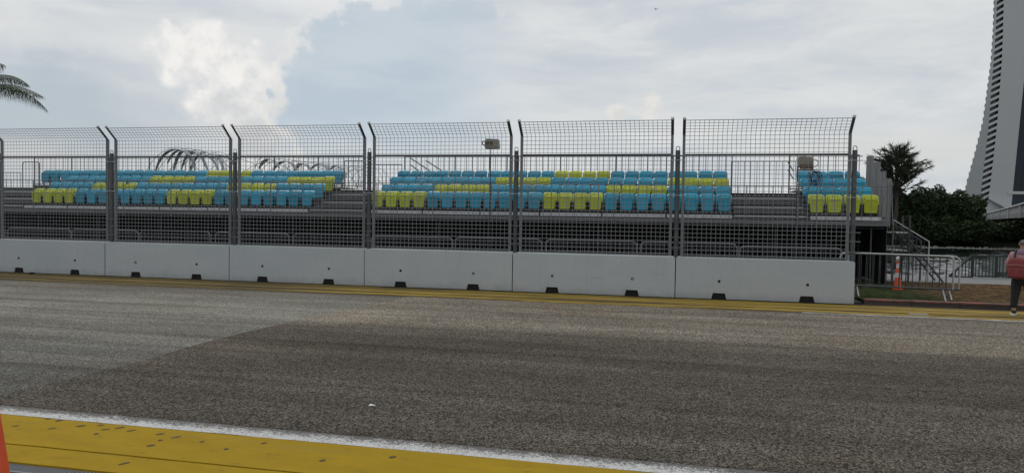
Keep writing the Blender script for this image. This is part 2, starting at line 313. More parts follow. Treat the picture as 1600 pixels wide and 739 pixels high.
# ---------------------------------------------------------------- mesh helpers
class MB:
    def __init__(s): s.v = []; s.f = []; s.sm = []
    def add(s, vs, fs, smooth=False):
        o = len(s.v); s.v += [tuple(p) for p in vs]
        for f in fs: s.f.append(tuple(i + o for i in f)); s.sm.append(smooth)
    def box(s, a, b):
        (x0, y0, z0), (x1, y1, z1) = a, b
        s.add([(x0, y0, z0), (x1, y0, z0), (x1, y1, z0), (x0, y1, z0), (x0, y0, z1), (x1, y0, z1), (x1, y1, z1), (x0, y1, z1)],
              [(0, 3, 2, 1), (4, 5, 6, 7), (0, 1, 5, 4), (1, 2, 6, 5), (2, 3, 7, 6), (3, 0, 4, 7)])
    def cbox(s, c, d): s.box([c[i] - d[i] / 2 for i in range(3)], [c[i] + d[i] / 2 for i in range(3)])
    def tube(s, pts, r, n=6, closed=False, taper=None):
        pts = [Vector(p) for p in pts]; N = len(pts); vs = []; prev = None
        for i, p in enumerate(pts):
            if closed: d = pts[(i + 1) % N] - pts[i - 1]
            else: d = pts[min(i + 1, N - 1)] - pts[max(i - 1, 0)]
            d.normalize()
            if prev is None:
                a = Vector((0, 0, 1)) if abs(d.z) < 0.9 else Vector((1, 0, 0))
                x = d.cross(a).normalized()
            else: x = (prev - d * prev.dot(d)).normalized()
            prev = x; y = d.cross(x)
            rr = r if taper is None else r * taper[i]
            vs += [p + (x * math.cos(2 * PI * k / n) + y * math.sin(2 * PI * k / n)) * rr for k in range(n)]
        fs = []
        for i in range(N if closed else N - 1):
            j = (i + 1) % N
            for k in range(n): fs.append((i * n + k, i * n + (k + 1) % n, j * n + (k + 1) % n, j * n + k))
        s.add(vs, fs, n > 4)
        if not closed:
            s.add(vs[:n], [tuple(range(n))[::-1]]); s.add(vs[-n:], [tuple(range(n))])
    def lathe(s, prof, n=16, c=(0, 0, 0)):
        vs = []; fs = []
        for r, z in prof: vs += [(c[0] + r * math.cos(2 * PI * k / n), c[1] + r * math.sin(2 * PI * k / n), c[2] + z) for k in range(n)]
        for i in range(len(prof) - 1):
            for k in range(n): fs.append((i * n + k, i * n + (k + 1) % n, (i + 1) * n + (k + 1) % n, (i + 1) * n + k))
        s.add(vs, fs, True)
        s.add(vs[-n:], [tuple(range(n))]); s.add(vs[:n], [tuple(range(n))[::-1]])
    def plate(s, out, y0, y1, ch=0.0, dish=None):
        """outline out [(x,z)] in the XZ plane, counter-clockwise seen from -Y; front at y0 (chamfered), back at y1"""
        n = len(out); cx = sum(p[0] for p in out) / n; cz = sum(p[1] for p in out) / n
        def ins(k): return [(cx + (x - cx) * (1 - k / max(0.01, abs(x - cx) + 0.03) if abs(x - cx) > k else 1), cz + (z - cz) * (1 - k / max(0.01, abs(z - cz) + 0.03) if abs(z - cz) > k else 1)) for x, z in out]
        rings = []
        if dish: rings.append([(x, y0 + dish[1], z) for x, z in ins(dish[0] * 1.4)]); rings.append([(x, y0, z) for x, z in ins(dish[0])])
        if ch: rings.append([(x, y0, z) for x, z in ins(ch)]); rings.append([(x, y0 + ch, z) for x, z in out])
        else: rings.append([(x, y0, z) for x, z in out])
        rings.append([(x, y1, z) for x, z in out])
        vs = [p for rr in rings for p in rr]; fs = [tuple(range(n))]
        for i in range(len(rings) - 1):
            for k in range(n): fs.append((i * n + k, (i + 1) * n + k, (i + 1) * n + (k + 1) % n, i * n + (k + 1) % n))
        o = (len(rings) - 1) * n; fs.append(tuple(range(o, o + n))[::-1])
        s.add(vs, fs)
    def mesh(s, name, material):
        me = bpy.data.meshes.new(name); me.from_pydata(s.v, [], s.f); me.materials.append(material)
        me.polygons.foreach_set('use_smooth', s.sm); me.update()
        return me

def link(name, me, parent=None, loc=(0, 0, 0), rz=0.0):
    o = bpy.data.objects.new(name, me); COL.objects.link(o)
    o.location = loc; o.rotation_euler = (0, 0, rz)
    if parent: o.parent = parent
    return o
def part(name, mb, material, parent, loc=(0, 0, 0), label=None, kind=None):
    o = link(name, mb.mesh(name, material), parent, loc)
    if label: o['label'] = label
    if kind: o['kind'] = kind
    return o
def tag(o, label, cat, group=None):
    o['label'] = label; o['category'] = cat
    if group: o['group'] = group
    return o
def thing(name, label, cat, loc=(0, 0, 0), rz=0.0, group=None):
    return tag(link(name, None, None, loc, rz), label, cat, group)
def struct(name, mb, material, kind='structure', parent=None):
    o = part(name, mb, material, parent); o['kind'] = kind; return o
def copy_tree(o, parent=None):
    c = o.copy(); COL.objects.link(c)
    if parent: c.parent = parent
    for ch in list(o.children): copy_tree(ch, c)
    return c
def dup(o, loc, label, rz=None):
    c = copy_tree(o); c.location = loc; c['label'] = label
    if rz is not None: c.rotation_euler = (0, 0, rz)
    return c
def rrect(x0, x1, z0, z1, r, n=4, rb=None):
    """rounded rectangle, counter-clockwise; rb = radius of the lower corners"""
    rb = r if rb is None else rb; p = []
    for cx, cz, a, rr in ((x1 - rb, z0 + rb, -90, rb), (x1 - r, z1 - r, 0, r), (x0 + r, z1 - r, 90, r), (x0 + rb, z0 + rb, 180, rb)):
        for k in range(n + 1):
            q = math.radians(a + 90 * k / n); p.append((cx + rr * math.cos(q), cz + rr * math.sin(q)))
    return p
def arc(c, r, a0, a1, n, ax=(1, 0, 0), ay=(0, 0, 1)):
    c = Vector(c); ax = Vector(ax); ay = Vector(ay)
    return [c + ax * r * math.cos(a0 + (a1 - a0) * k / n) + ay * r * math.sin(a0 + (a1 - a0) * k / n) for k in range(n + 1)]

# ---------------------------------------------------------------- ground, road, markings
mb = MB(); mb.box((-400, -200, -3.0), (400, 28.6, -0.02)); struct('ground', mb, mat('ground_earth', (0.09, 0.08, 0.06), 0.95, 0, 0.3, 1))
def sheet(name, x0, x1, y0, y1, z, material, nx=1, wob=0.0):
    mb = MB(); vs = []; fs = []
    for i in range(nx + 1):
        x = x0 + (x1 - x0) * i / nx
        vs += [(x, y0 + (noise.noise((x * 3, y0, 1)) * wob), z), (x, y1 + (noise.noise((x * 3.3, y1, 5)) * wob), z)]
    for i in range(nx): fs.append((2 * i, 2 * i + 2, 2 * i + 3, 2 * i + 1))
    mb.add(vs, fs); return struct(name, mb, material)
sheet('road', -300, 300, 5.76, 16.5, -0.004, asph_old)
mb = MB() # newer asphalt right of the construction seam
seam = [(-6.95, 5.78), (-6.89, 6.53), (-6.79, 8.38), (-6.87, 9.55), (-6.84, 10.67), (-6.70, 12.26), (-6.44, 14.33), (-6.18, 16.42)]
L_ = []
for (x0, y0), (x1, y1) in zip(seam, seam[1:]):
    for k in range(6): L_.append((x0 + (x1 - x0) * k / 6 + 0.035 * noise.noise((y0 + k * .3, 3, k)), y0 + (y1 - y0) * k / 6))
L_.append(seam[-1])
n = len(L_); mb.add([(x, y, 0.0) for x, y in L_] + [(300, y, 0.0) for x, y in L_] + [(x, y, -0.012) for x, y in L_], [(i, n + i, n + i + 1, i + 1) for i in range(n - 1)] + [(i, i + 1, 2 * n + i + 1, 2 * n + i) for i in range(n - 1)])
struct('road_surface', mb, asph_new)
sheet('white_edge_line', -60, 60, 5.738, 5.99, 0.004, white_near, 600, 0.012)
mb = MB() # near kerb slabs, yellow
def slab(mb, x0, x1, y0, y1, z0, z1, w=0.006, nx=300):
    vs = []; fs = []
    for i in range(nx + 1):
        x = x0 + (x1 - x0) * i / nx; a = noise.noise((x * 2.3, y0, 2)) * w; c = noise.noise((x * 2.9, y1, 7)) * w
        vs += [(x, y0 + a, z0), (x, y0 + a, z1), (x, y1 + c, z1), (x, y1 + c, z0)]
    for i in range(nx):
        for k in range(3): fs.append((4 * i + k, 4 * i + k + 4, 4 * i + k + 5, 4 * i + k + 1))
    mb.add(vs, fs)
slab(mb, -40, 40, 5.018, 5.71, -0.02, 0.012, 0.012); slab(mb, -40, 40, 4.665, 5.0, -0.02, 0.008, 0.010)
struct('yellow_kerb_strip', mb, yel_near)
mb = MB()
for i, (x, y) in enumerate([(-5.77, 5.43), (-5.68, 5.69), (-5.54, 5.67), (-5.4, 5.45), (-5.22, 5.58), (-4.91, 5.42), (-5.07, 5.65), (-4.93, 5.55), (-4.85, 5.63), (-4.69, 5.58), (-4.24, 5.27), (-4.26, 5.41), (-4.38, 5.56), (-4.19, 5.52), (-3.9, 5.47), (-3.59, 5.35), (-3.38, 5.57), (-4.14, 4.85), (-2.7, 5.3), (-2.2, 5.52)]):
    a = random.uniform(0.020, 0.045); bb = random.uniform(0.016, 0.029); ro = random.uniform(0.5, 1.1); z = 0.0122 if y > 5 else 0.0082
    p = [(x + math.cos(q) * a * math.cos(ro) - math.sin(q) * bb * math.sin(ro) * random.uniform(.7, 1.1), y + math.cos(q) * a * math.sin(ro) + math.sin(q) * bb * math.cos(ro) * random.uniform(.7, 1.1)) for q in [k * PI / 5 for k in range(10)]]
    mb.add([(u, v, z + 0.002) for u, v in p] + [(u, v, z - 0.004) for u, v in p], [tuple(range(10))] + [(k, 10 + k, 10 + (k + 1) % 10, (k + 1) % 10) for k in range(10)])
struct('chipped_spots', mb, mat('chip_brown', (0.075, 0.05, 0.02), 0.9, 0, 0.3, 30), 'stuff')
# concrete drain channel in front
mb = MB(); mb.box((-40, 1.0, -0.06), (40, 4.50, -0.012)); struct('near_pavement', mb, drain_m)
dr = thing('drain_channel', 'dark slotted steel drain channel along the edge of the yellow kerb strip', 'drain', (-4, 4.58, 0))
mb = MB(); mb.box((-16, -0.075, -0.10), (36, 0.08, -0.06)); part('channel_bed', mb, matt_black, dr)
mb = MB(); mb.box((-16, -0.078, -0.05), (36, -0.055, 0.0)); part('grate_frame', mb, steel, dr)
mb = MB()
for i in range(280): mb.box((-3 + i * 0.03, -0.054, -0.05), (-3 + i * 0.03 + 0.013, 0.078, -0.003))
part('grate_bar', mb, steel, dr, kind='stuff')
# far edge
sheet('far_white_line', 2.6, 200, 16.42, 16.56, 0.004, white_far, 700, 0.05)
sheet('far_yellow_line', -200, 200, 16.57, 16.98, 0.006, yel_far, 900, 0.05)
sheet('far_worn_line', -200, 2.55, 16.44, 16.56, 0.004, yel_far, 700, 0.06)
sheet('far_gutter', -200, 200, 16.4, 19.0, -0.002, mat('gutter_dark', (0.075, 0.065, 0.05), 0.9, 0, 0.4, 3))
sheet('far_yellow_kerb_strip', -200, 200, 17.08, 18.34, 0.008, yel_far, 900, 0.05)
sheet('foot_shade_grime', -60, 4.2, 18.25, 18.45, 0.013, mat('shade_and_grime', (0.022, 0.018, 0.013), 0.95, 0, 0.4, 9), 700, 0.06)  # dark strip: contact shadow of the blocks, with grime, put into the colour
mb = MB()
for i in range(40):
    x0 = 4.3 + i * 1.0; mb.box((x0, 18.50, -0.02), (x0 + 0.985, 18.62, 0.10)); 
struct('kerb', mb, kerb_m)
mb = MB()
for i in range(40):
    x0 = 4.302 + i * 1.0; mb.box((x0, 18.47, 0.102), (x0 + 0.98, 18.66, 0.135))
struct('kerb_top', mb, kerbred_m)
mb = MB()
for i in range(7):
    mb.box((4.80 + i * 0.05, 16.82, 0.006), (4.825 + i * 0.05, 16.95, 0.028))
mb.box((4.78, 16.80, 0.0065), (5.14, 16.82, 0.02)); mb.box((4.78, 16.95, 0.0065), (5.14, 16.97, 0.02))
tag(part('gully_grate', mb, zinc, None), 'small pale gully grate at the far edge of the road', 'drain grate')
mb = MB(); mb.lathe([(0.07, 0), (0.085, 0.03), (0.06, 0.05), (0.055, 0.01)], 12)
tag(part('drain_stub', mb, matt_black, None, (-18.65, 18.12, 0.006)), 'short dark pipe stub in the gutter below the leftmost concrete block', 'pipe')
mb = MB(); vs = []; fs = []; nx, ny = 120, 40
for i in range(nx + 1):
    for j in range(ny + 1):
        x = 4.3 + 36 * i / nx if i else 4.3; y = 18.66 + 6.84 * j / ny
        vs.append((x, y, 0.09 + 0.035 * noise.noise((x * 1.1, y * 1.3, 0)) - 0.05 * j / ny))
for i in range(nx):
    for j in range(ny): fs.append((i * (ny + 1) + j, (i + 1) * (ny + 1) + j, (i + 1) * (ny + 1) + j + 1, i * (ny + 1) + j + 1))
mb.add(vs, fs, True); struct('lawn', mb, lawn_m)
mb = MB(); mb.box((-60, 18.62, -0.02), (4.29, 25.5, 0.03)); struct('stand_ground', mb, mat('trampled_ground', (0.022, 0.020, 0.015), 0.95, 0, 0.4, 2))
mb = MB(); mb.box((-60, 25.5, -0.02), (60, 28.55, 0.035)); struct('riverside_path', mb, pave_m)
mb = MB()
for i in range(9000):
    x = 4.3 + random.random() ** 1.6 * 7.5; y = random.uniform(18.68, 25.3)
    den = 1 - max(0, min(1, (x + 1.4 * noise.noise((x, y, 3)) - 5.4) / 2.4))
    if random.random() > den * 0.9 + 0.07: continue
    hgt = random.uniform(0.02, 0.06); a = random.uniform(0, PI); dx, dy = math.cos(a) * 0.006, math.sin(a) * 0.006; lx, ly = random.uniform(-.03, .03), random.uniform(-.03, .03)
    z = 0.07 - 0.05 * (y - 18.66) / 6.84
    mb.add([(x - dx, y - dy, z), (x + dx, y + dy, z), (x + lx, y + ly, z + hgt)], [(0, 1, 2)])
struct('grass', mb, grass_m, 'stuff')
# river, far bank
mb = MB(); xs_ = [-3000, 6, 64, 3000]; ys_ = [28.5, 40, 105, 4000]
for i in range(3):
    for j in range(3):
        if i == 1 and j == 1: continue
        mb.add([(xs_[i], ys_[j], -1.5), (xs_[i + 1], ys_[j], -1.5), (xs_[i + 1], ys_[j + 1], -1.5), (xs_[i], ys_[j + 1], -1.5)], [(0, 1, 2, 3)])
nx, ny = 200, 300; vs = []; fs = []
for i in range(nx + 1):
    for j in range(ny + 1):
        x = 6 + 58 * i / nx; y = 40 + 65 * j / ny; ed = min(1, i / 4, j / 4, (nx - i) / 4, (ny - j) / 4)
        hgt = 0.085 * noise.noise((x * 0.42, y * 0.85, 0)) + 0.055 * noise.noise((x * 0.95 + 5, y * 1.7, 3)) + 0.025 * noise.noise((x * 2.0, y * 2.4, 7))
        vs.append((x, y, -1.5 + ed * hgt * (1.25 if y < 75 else 0.8)))
for i in range(nx):
    for j in range(ny): fs.append((i * (ny + 1) + j, (i + 1) * (ny + 1) + j, (i + 1) * (ny + 1) + j + 1, i * (ny + 1) + j + 1))
mb.add(vs, fs, True); struct('river_water', mb, water_m)
mb = MB(); vs = []; fs = []; prof = [(103, -1.7), (106, -1.3), (109, -0.4), (116, 0.9), (140, 1.4), (1500, 1.4)]
N = 120
for i in range(N + 1):
    x = 8 + (260) * i / N; e = 1.6 * noise.noise((x * 0.13, 0, 0))
    vs += [(x, y + e, z) for y, z in prof]
k_ = len(prof)
for i in range(N):
    for j in range(k_ - 1): fs.append((i * k_ + j, (i + 1) * k_ + j, (i + 1) * k_ + j + 1, i * k_ + j + 1))
mb.add(vs, fs, True); struct('far_bank', mb, bank_m)
mb = MB()
for i in range(420):
    x = random.uniform(26, 62); y = 104.2 + random.uniform(-0.7, 0.9) + 1.6 * noise.noise((x * 0.13, 0, 0)); s_ = random.uniform(0.12, 0.42)
    mb.add([(x + s_ * a * random.uniform(.7, 1.2), y + s_ * b_ * random.uniform(.7, 1.2), -1.5 + s_ * c_ * random.uniform(.5, .9)) for a, b_, c_ in ((1, 0, 0), (0, 1, 0), (-1, 0, 0), (0, -1, 0), (0.1, 0, 1), (0, 0, -1))],
           [(0, 1, 4), (1, 2, 4), (2, 3, 4), (3, 0, 4), (1, 0, 5), (2, 1, 5), (3, 2, 5), (0, 3, 5)])
struct('shore_stones', mb, stone_m, 'stuff')

# ---------------------------------------------------------------- concrete blocks
X0, LB, YB = -16.275, 4.0605, 18.309
ends = [X0 + k * LB for k in range(-2, 6)]        # joints
BLAB = ['cut off by the left edge of the picture', 'with a dark pipe stub at its foot', 'directly below the arched footbridge', 'below the left half of the wide aisle', 'below the beige box on a mast', 'second from the right end of the row', 'at the right end of the row']
def block(w):
    mb = MB(); g_ = 0.012; z0 = 0.024
    x0, x1 = g_, w - g_
    s1, s2 = 1.03, 3.02
    front = [(x0, z0)]
    for sx in (s1, s2): front += [(sx - 0.175, z0), (sx - 0.14, 0.165), (sx + 0.14, 0.165), (sx + 0.175, z0)]
    front += [(x1, z0), (x1, 0.975), (x1 - 0.02, 1.0), (x0 + 0.02, 1.0), (x0, 0.975)]
    n = len(front)
    vs = [(x, 0.0, z) for x, z in front] + [(x, 0.56, z) for x, z in front]
    fs = [(i, n + i, n + (i + 1) % n, (i + 1) % n) for i in range(n)]
    # front face split in convex strips
    def col(a, b_, zlo): return [(a, zlo), (b_, zlo)]
    fs2 = [(0, 1, 2, n - 1), (2, 3, n - 2, n - 1), (3, 4, 5, 6), (6, 7, n - 3, n - 2), (7, 8, 9, n - 4, n - 3), (3, 6, n - 2)]
    fs += [tuple(range(n)), tuple(range(n, 2 * n))[::-1]]
    mb.add(vs, fs)
    return mb
bm_ = block(LB).mesh('concrete_barrier', conc)
bmesh_fix = bmesh.new(); bmesh_fix.from_mesh(bm_); bmesh.ops.triangulate(bmesh_fix, faces=[f for f in bmesh_fix.faces if len(f.verts) > 4]); bmesh.ops.recalc_face_normals(bmesh_fix, faces=bmesh_fix.faces); bmesh_fix.to_mesh(bm_); bmesh_fix.free()
hb = MB(); hb.lathe([(0.0, 0.0), (0.032, 0.0), (0.032, 0.012), (0.020, 0.012), (0.018, 0.004)], 12)
hm = hb.mesh('lifting_hole', matt_black)
sb = MB(); sb.add([(-.172, 0, .008), (.172, 0, .008), (.138, 0, .163), (-.138, 0, .163), (-.172, .3, .008), (.172, .3, .008), (.138, .3, .163), (-.138, .3, .163)], [(0, 1, 2, 3), (5, 4, 7, 6), (0, 4, 5, 1), (3, 2, 6, 7), (0, 3, 7, 4), (1, 5, 6, 2)]); sm_ = sb.mesh('fork_slot_shade', matt_black)  # black filling, puts the deep shade of the slot into the colour
for k in range(7):
    o = link('concrete_barrier', bm_, None, (ends[k], YB + random.uniform(-0.006, 0.006), 0.0))
    o.rotation_euler = (random.uniform(-.004, .004), random.uniform(-.001, .001), random.uniform(-.0012, .0012))
    tag(o, 'pale grey concrete barrier block ' + BLAB[k], 'barrier', 'concrete barrier blocks along the track edge')
    for sx in (1.03, 3.02): link('fork_slot_shade', sm_, o, (sx, 0.03, 0))
    for sx in (1.03, 3.03):
        h_ = link('lifting_hole', hm, o, (sx, 0.004, 0.445 + random.uniform(-.01, .01))); h_.rotation_euler = (PI / 2, 0, 0)

# ---------------------------------------------------------------- debris fence
YF = 18.58
PLAB = ['only partly seen at the left edge of the picture', 'in front of the leftmost lime seats', 'in front of the arched footbridge', 'whose right end crosses the stepped middle aisle', 'in front of the beige box on a thin mast', 'second from the right end of the row', 'at the right end, in front of the blue cable coil']
PW = LB - 0.28
def fence_panel():
    t_ = thing('debris_fence', '', 'fence', (0, YF, 0), 0, 'debris fence panels above the concrete blocks')
    up = Vector((0, -0.345, 0.305))
    mb = MB(); mb.cbox((0, 0, 2.505), (0.064, 0.06, 2.99)); pm = mb.mesh('upright', steel)
    mb = MB(); A = Vector((0, 0, 3.995)); ext = A + up * 1.08; mb.tube([A - up * 0.04, ext], 0.036, 4); am = mb.mesh('outrigger', steel_arm)
    cb = MB(); cb.tube([ext, ext + up * 0.06], 0.041, 8); capm = cb.mesh('end_cap', zinc)
    for x in (0.0, PW):
        p = link('upright', pm, t_, (x, 0, 0)); a_ = link('outrigger', am, p); link('end_cap', capm, a_)
    for nm, z, s_ in (('bottom_rail', 1.035, 0.05), ('middle_rail', 3.495, 0.05)):
        mb = MB(); mb.box((0.028, -0.022, z - s_ / 2), (PW - 0.028, 0.022, z + s_ / 2)); part(nm, mb, steel_dark, t_)
    mb = MB(); r = 0.0054; yw = -0.034
    nv = 35
    def bar(p, q, r=r): mb.tube([p, q], r, 4)
    for i in range(nv):
        x = 0.03 + (PW - 0.06) * i / (nv - 1)
        mb.tube([(x, yw, 1.02), (x, yw, 3.99), (x, yw + up.y, 3.99 + up.z)], r, 4)
    nz = 29
    for j in range(nz):
        z = 1.07 + (3.96 - 1.07) * j / (nz - 1)
        bar((0.0, yw - 0.007, z), (PW, yw - 0.007, z))
    for j in range(1, 6):
        q = j / 5; bar((0.0, yw + up.y * q - 0.007, 3.99 + up.z * q), (PW, yw + up.y * q - 0.007, 3.99 + up.z * q), r * (1.5 if j == 5 else 1))
    mb.v = [(x + 0.006 * noise.noise((x * 1.3, 1, z * 1.1)), y + 0.02 * noise.noise((x * .9, 5, z * .8)), z + 0.010 * noise.noise((x * 1.1, 9, z * .9))) for x, y, z in mb.v]
    part('wire_mesh', mb, wire_m, t_, kind='stuff')
    return t_
p0 = fence_panel()
for k in range(7):
    lab = 'steel mesh debris fence ' + PLAB[k]; x = ends[k] + 0.14
    if k == 0: p0.location = (x, YF, 0); p0['label'] = lab
    else: dup(p0, (x, YF, random.uniform(-.008, .012)), lab)
QLAB = ['at the very left edge of the picture', 'cut by the left edge, partly in view', 'just left of the arched footbridge', 'just right of the arched footbridge', 'beside the stepped middle aisle', 'just right of the beige box on a mast', 'left of the rightmost fence', 'at the right end of the fence, beside the end boards']
def fence_post():
    t_ = thing('fence_post', '', 'post', (0, YF, 0), 0, 'lifting posts at the joints of the concrete blocks')
    mb = MB(); mb.lathe([(0.058, 0.55), (0.058, 3.57), (0.05, 3.585)], 14); part('pole', mb, steel_dark, t_)
    mb = MB(); mb.tube([(-0.042, 0, 3.56)] + [(-0.042, 0, 3.62)] + [tuple(p) for p in arc((0, 0, 3.64), 0.042, PI, 0, 8)] + [(0.042, 0, 3.62), (0.042, 0, 3.56)], 0.009, 6); part('lifting_loop', mb, steel_arm, t_)
    for z in (3.44, 3.34, 2.60, 2.48, 1.66, 1.45, 1.20):
        mb = MB(); mb.tube([tuple(p) for p in arc((0, 0, 0), 0.064, 0, 2 * PI, 12, (1, 0, 0), (0, 1, 0))][:-1], 0.010, 6, True)
        mb.cbox((-0.11, -0.05, 0), (0.10, 0.018, 0.02)); mb.cbox((0.11, -0.05, 0.0), (0.10, 0.018, 0.02))
        part('clamp', mb, zinc if z in (2.48, 3.34) else steel, t_, (0, 0, z))
    return t_
q0 = fence_post()
for k in range(8):
    lab = 'dark round steel fence post ' + QLAB[k]; x = ends[k] - (0.025 if k == 7 else 0.0)
    if k == 0: q0.location = (x, YF, 0); q0['label'] = lab
    else: dup(q0, (x, YF, random.uniform(-.01, .03)), lab, random.uniform(-0.5, 0.5) if k == 4 else 0.0)

# ---------------------------------------------------------------- grandstand
A0, PA, B0, PB, C0, PC = -24.67, 12.02 / 24, -10.455, 12.11 / 24, 3.87, 0.5075
RY, RZ, RS, ZF = [24.0, 24.8, 25.6, 26.4], [2.065, 2.35, 2.65, 2.93], 0.8, 2.065
XL, XR = -30.0, 6.05
gs_ = thing('grandstand', 'steel grandstand with four rows of blue and lime tip-up seats behind the fence', 'grandstand', (-12, 24, 0))
OFF = Vector((12, -24, 0))
def gpart(name, mb, material, loc=(0, 0, 0), label=None, parent=None, kind=None):
    o = part(name, mb, material, parent or gs_, Vector(loc) + (OFF if parent is None else Vector((0, 0, 0))), label, kind); return o
# seats (one of each colour, then copies)
def seat_proto(material):
    mb = MB(); mb.plate(rrect(-0.243, 0.243, 0.36, 0.665, 0.085, 6, 0.03), 0.0, 0.045, 0.026)
    mb.v = [(x, y + max(0, z - .42) * 0.40 + max(0, z - .58) * 0.6, z) for x, y, z in mb.v]
    back = mb.mesh('seat', material)
    mb = MB(); mb.plate(rrect(-0.192, 0.192, 0.115, 0.535, 0.04, 4, 0.03), -0.055, -0.012, 0.014, (0.035, 0.010))
    mb.v = [(x * (1.04 if z > .3 else 0.94), y, z) for x, y, z in mb.v]
    pan = mb.mesh('seat_pan', material)
    return back, pan
mb = MB()
for s_ in (-1, 1): mb.box((s_ * 0.15 - 0.02, 0.036, 0.0), (s_ * 0.15 + 0.02, 0.075, 0.55))
mb.box((-0.235, 0.036, 0.14), (0.235, 0.07, 0.20)); mb.box((-0.235, -0.011, 0.30), (0.235, -0.002, 0.34))
brk = mb.mesh('seat_bracket', black_m)
protos = {'b': seat_proto(blue_m), 'y': seat_proto(lime_m)}
def add_seat(x, row, colr):
    bk, pn = protos[colr]
    o = link('seat', bk, gs_, Vector((x, RY[row], RZ[row])) + OFF)
    o.rotation_euler = (random.uniform(-.05, .03), random.uniform(-.008, .008), random.uniform(-.03, .03))
    if colr == 'y': o['label'] = 'lime yellow tip-up seat'
    p = link('seat_pan', pn, o); p.rotation_euler = (random.uniform(-.02, .08), 0, 0)
    link('seat_bracket', brk, o)
for row in range(4):
    ylo = [(0, 4), (12, 16)] if row == 0 else [(4 * row, 4 * row + 4), (4 * row + 12, 4 * row + 16)]
    for i in range(-4 if row == 3 else 0, 24):
        add_seat(A0 + PA * (i + 0.5), row, 'y' if any(a <= i < b_ for a, b_ in ylo) else 'b')
    for i in range(24):
        add_seat(B0 + PB * (i + 0.5), row, 'y' if any(a <= i < b_ for a, b_ in ylo) else 'b')
    for i in range(4): add_seat(C0 + PC * (i + 0.5), row, 'y' if row == 0 else 'b')
# decks, risers, aisle steps
secs = [(A0 - 0.05, A0 + 12.07), (B0 - 0.05, B0 + 12.16), (C0 - 0.05, XR - 0.06)]
aisles = [(XL, A0 - 0.06), (A0 + 12.08, B0 - 0.06), (B0 + 12.17, C0 - 0.06)]
for row in range(4):
    y0 = 23.66 + RS * row; y1 = y0 + RS - 0.004
    for (x0, x1) in secs:
        mb = MB(); mb.box((x0, y0, RZ[row] - 0.05), (x1, y1 + (0.5 if row == 3 else 0), RZ[row])); gpart('deck_board', mb, deck_m)
        if row:
            mb = MB(); mb.box((x0 + .003, y0 + 0.02, RZ[row - 1] + 0.003), (x1 - .003, y0 + 0.04, RZ[row] - 0.053)); gpart('riser_board', mb, deck_m)
            mb = MB(); mb.box((x0 + .003, y0 - 0.008, RZ[row] - 0.04), (x1 - .003, y0 - 0.002, RZ[row] - 0.005)); gpart('nosing', mb, fascia_m)
    if row < 3:
        for ia, (x0, x1) in enumerate(aisles):
            mb = MB(); mb.box((x0, y0, RZ[row] - 0.05), (x1, y1, RZ[row])); gpart('deck_board', mb, deck_m)
            mb = MB(); mb.box((x0, y0 - 0.008, RZ[row] - 0.045), (x1, y0 - 0.002, RZ[row] + 0.001)); gpart('nosing', mb, zinc)
            if row:
                zz = (RZ[row] + RZ[row - 1]) / 2
                mb = MB(); mb.box((x0, y0 - 0.40, zz - 0.045), (x1, y0 - 0.012, zz)); gpart('aisle_step', mb, deck_m)
                mb = MB(); mb.box((x0, y0 - 0.408, zz - 0.04), (x1, y0 - 0.402, zz + 0.001)); gpart('nosing', mb, fascia_m)
                mb = MB(); mb.box((x0 + .003, y0 + 0.02, RZ[row - 1] + 0.003), (x1 - .003, y0 + 0.04, RZ[row] - 0.053)); gpart('riser_board', mb, deck_m)
# left-hand fourth row platform carrying the four extra seats
mb = MB(); mb.box((A0 - 2.1, 23.66 + 2.4, RZ[3] - 0.05), (A0 - 0.06, 27.3, RZ[3])); gpart('deck_board', mb, deck_m)
mb = MB(); mb.box((A0 - 2.1, 26.08, 2.66), (A0 - 0.06, 26.1, RZ[3] - 0.053)); gpart('riser_board', mb, deck_m)
# front fascia and white kick plates
nf = 18; fw = (XR - XL) / nf
for i in range(nf):
    mb = MB(); mb.box((XL + i * fw + 0.004, 23.645, 1.795), (XL + (i + 1) * fw - 0.004, 23.70, 1.925)); gpart('fascia_board', mb, fascia_m)
for (x0, n_, pt) in ((A0, 6, PA), (B0, 6, PB), (C0, 1, PC)):
    for i in range(n_):
        a = x0 + i * 4 * pt; mb = MB(); mb.box((a + 0.03, 23.62, 1.962), (a + 4 * pt - 0.03, 23.652, 2.062)); gpart('kick_plate', mb, white_m)
# railings: frame = part, balusters = its sub-parts
def railing(x0, x1, y, z0, z1, nb, rpost=0.022, rb=0.009, hoop=False, bottom=True, rail_m=rail_m):
    mb = MB()
    if hoop: mb.tube([(x0, y, z0), (x0, y, z1 - 0.1)] + [tuple(p) for p in arc((x0 + 0.1, y, z1 - 0.1), 0.1, PI, PI / 2, 4)] + [tuple(p) for p in arc((x1 - 0.1, y, z1 - 0.1), 0.1, PI / 2, 0, 4)] + [(x1, y, z0)], rpost, 6)
    else:
        mb.tube([(x0, y, z0 - 0.15), (x0, y, z1)], rpost, 6); mb.tube([(x0, y, z1), (x1, y, z1)], rpost * 0.9, 6)
        mb.tube([(x1, y, z0 - 0.15), (x1, y, z1)], rpost * 0.5, 6)
    if bottom: mb.tube([(x0, y, z0 + 0.05), (x1, y, z0 + 0.05)], rpost * 0.8, 6)
    rl = gpart('railing', mb, rail_m)
    bb = MB(); bb.tube([(0, 0, z0 + 0.05), (0, 0, z1)], rb, 4); bme = bb.mesh('baluster', rail_m)
    for k in range(1, nb): link('baluster', bme, rl, (x0 + (x1 - x0) * k / nb, y, 0))
    return rl
x = C0 + 4 * PC + 0.02
for i in range(18):
    x1 = XR - i * 2.01; x0 = x1 - 2.01
    if x0 < XL - 0.1: break
    railing(x0, x1, 23.50, 1.90, 2.955 + 0.004 * i, 8, 0.017, 0.0085, rail_m=steel)
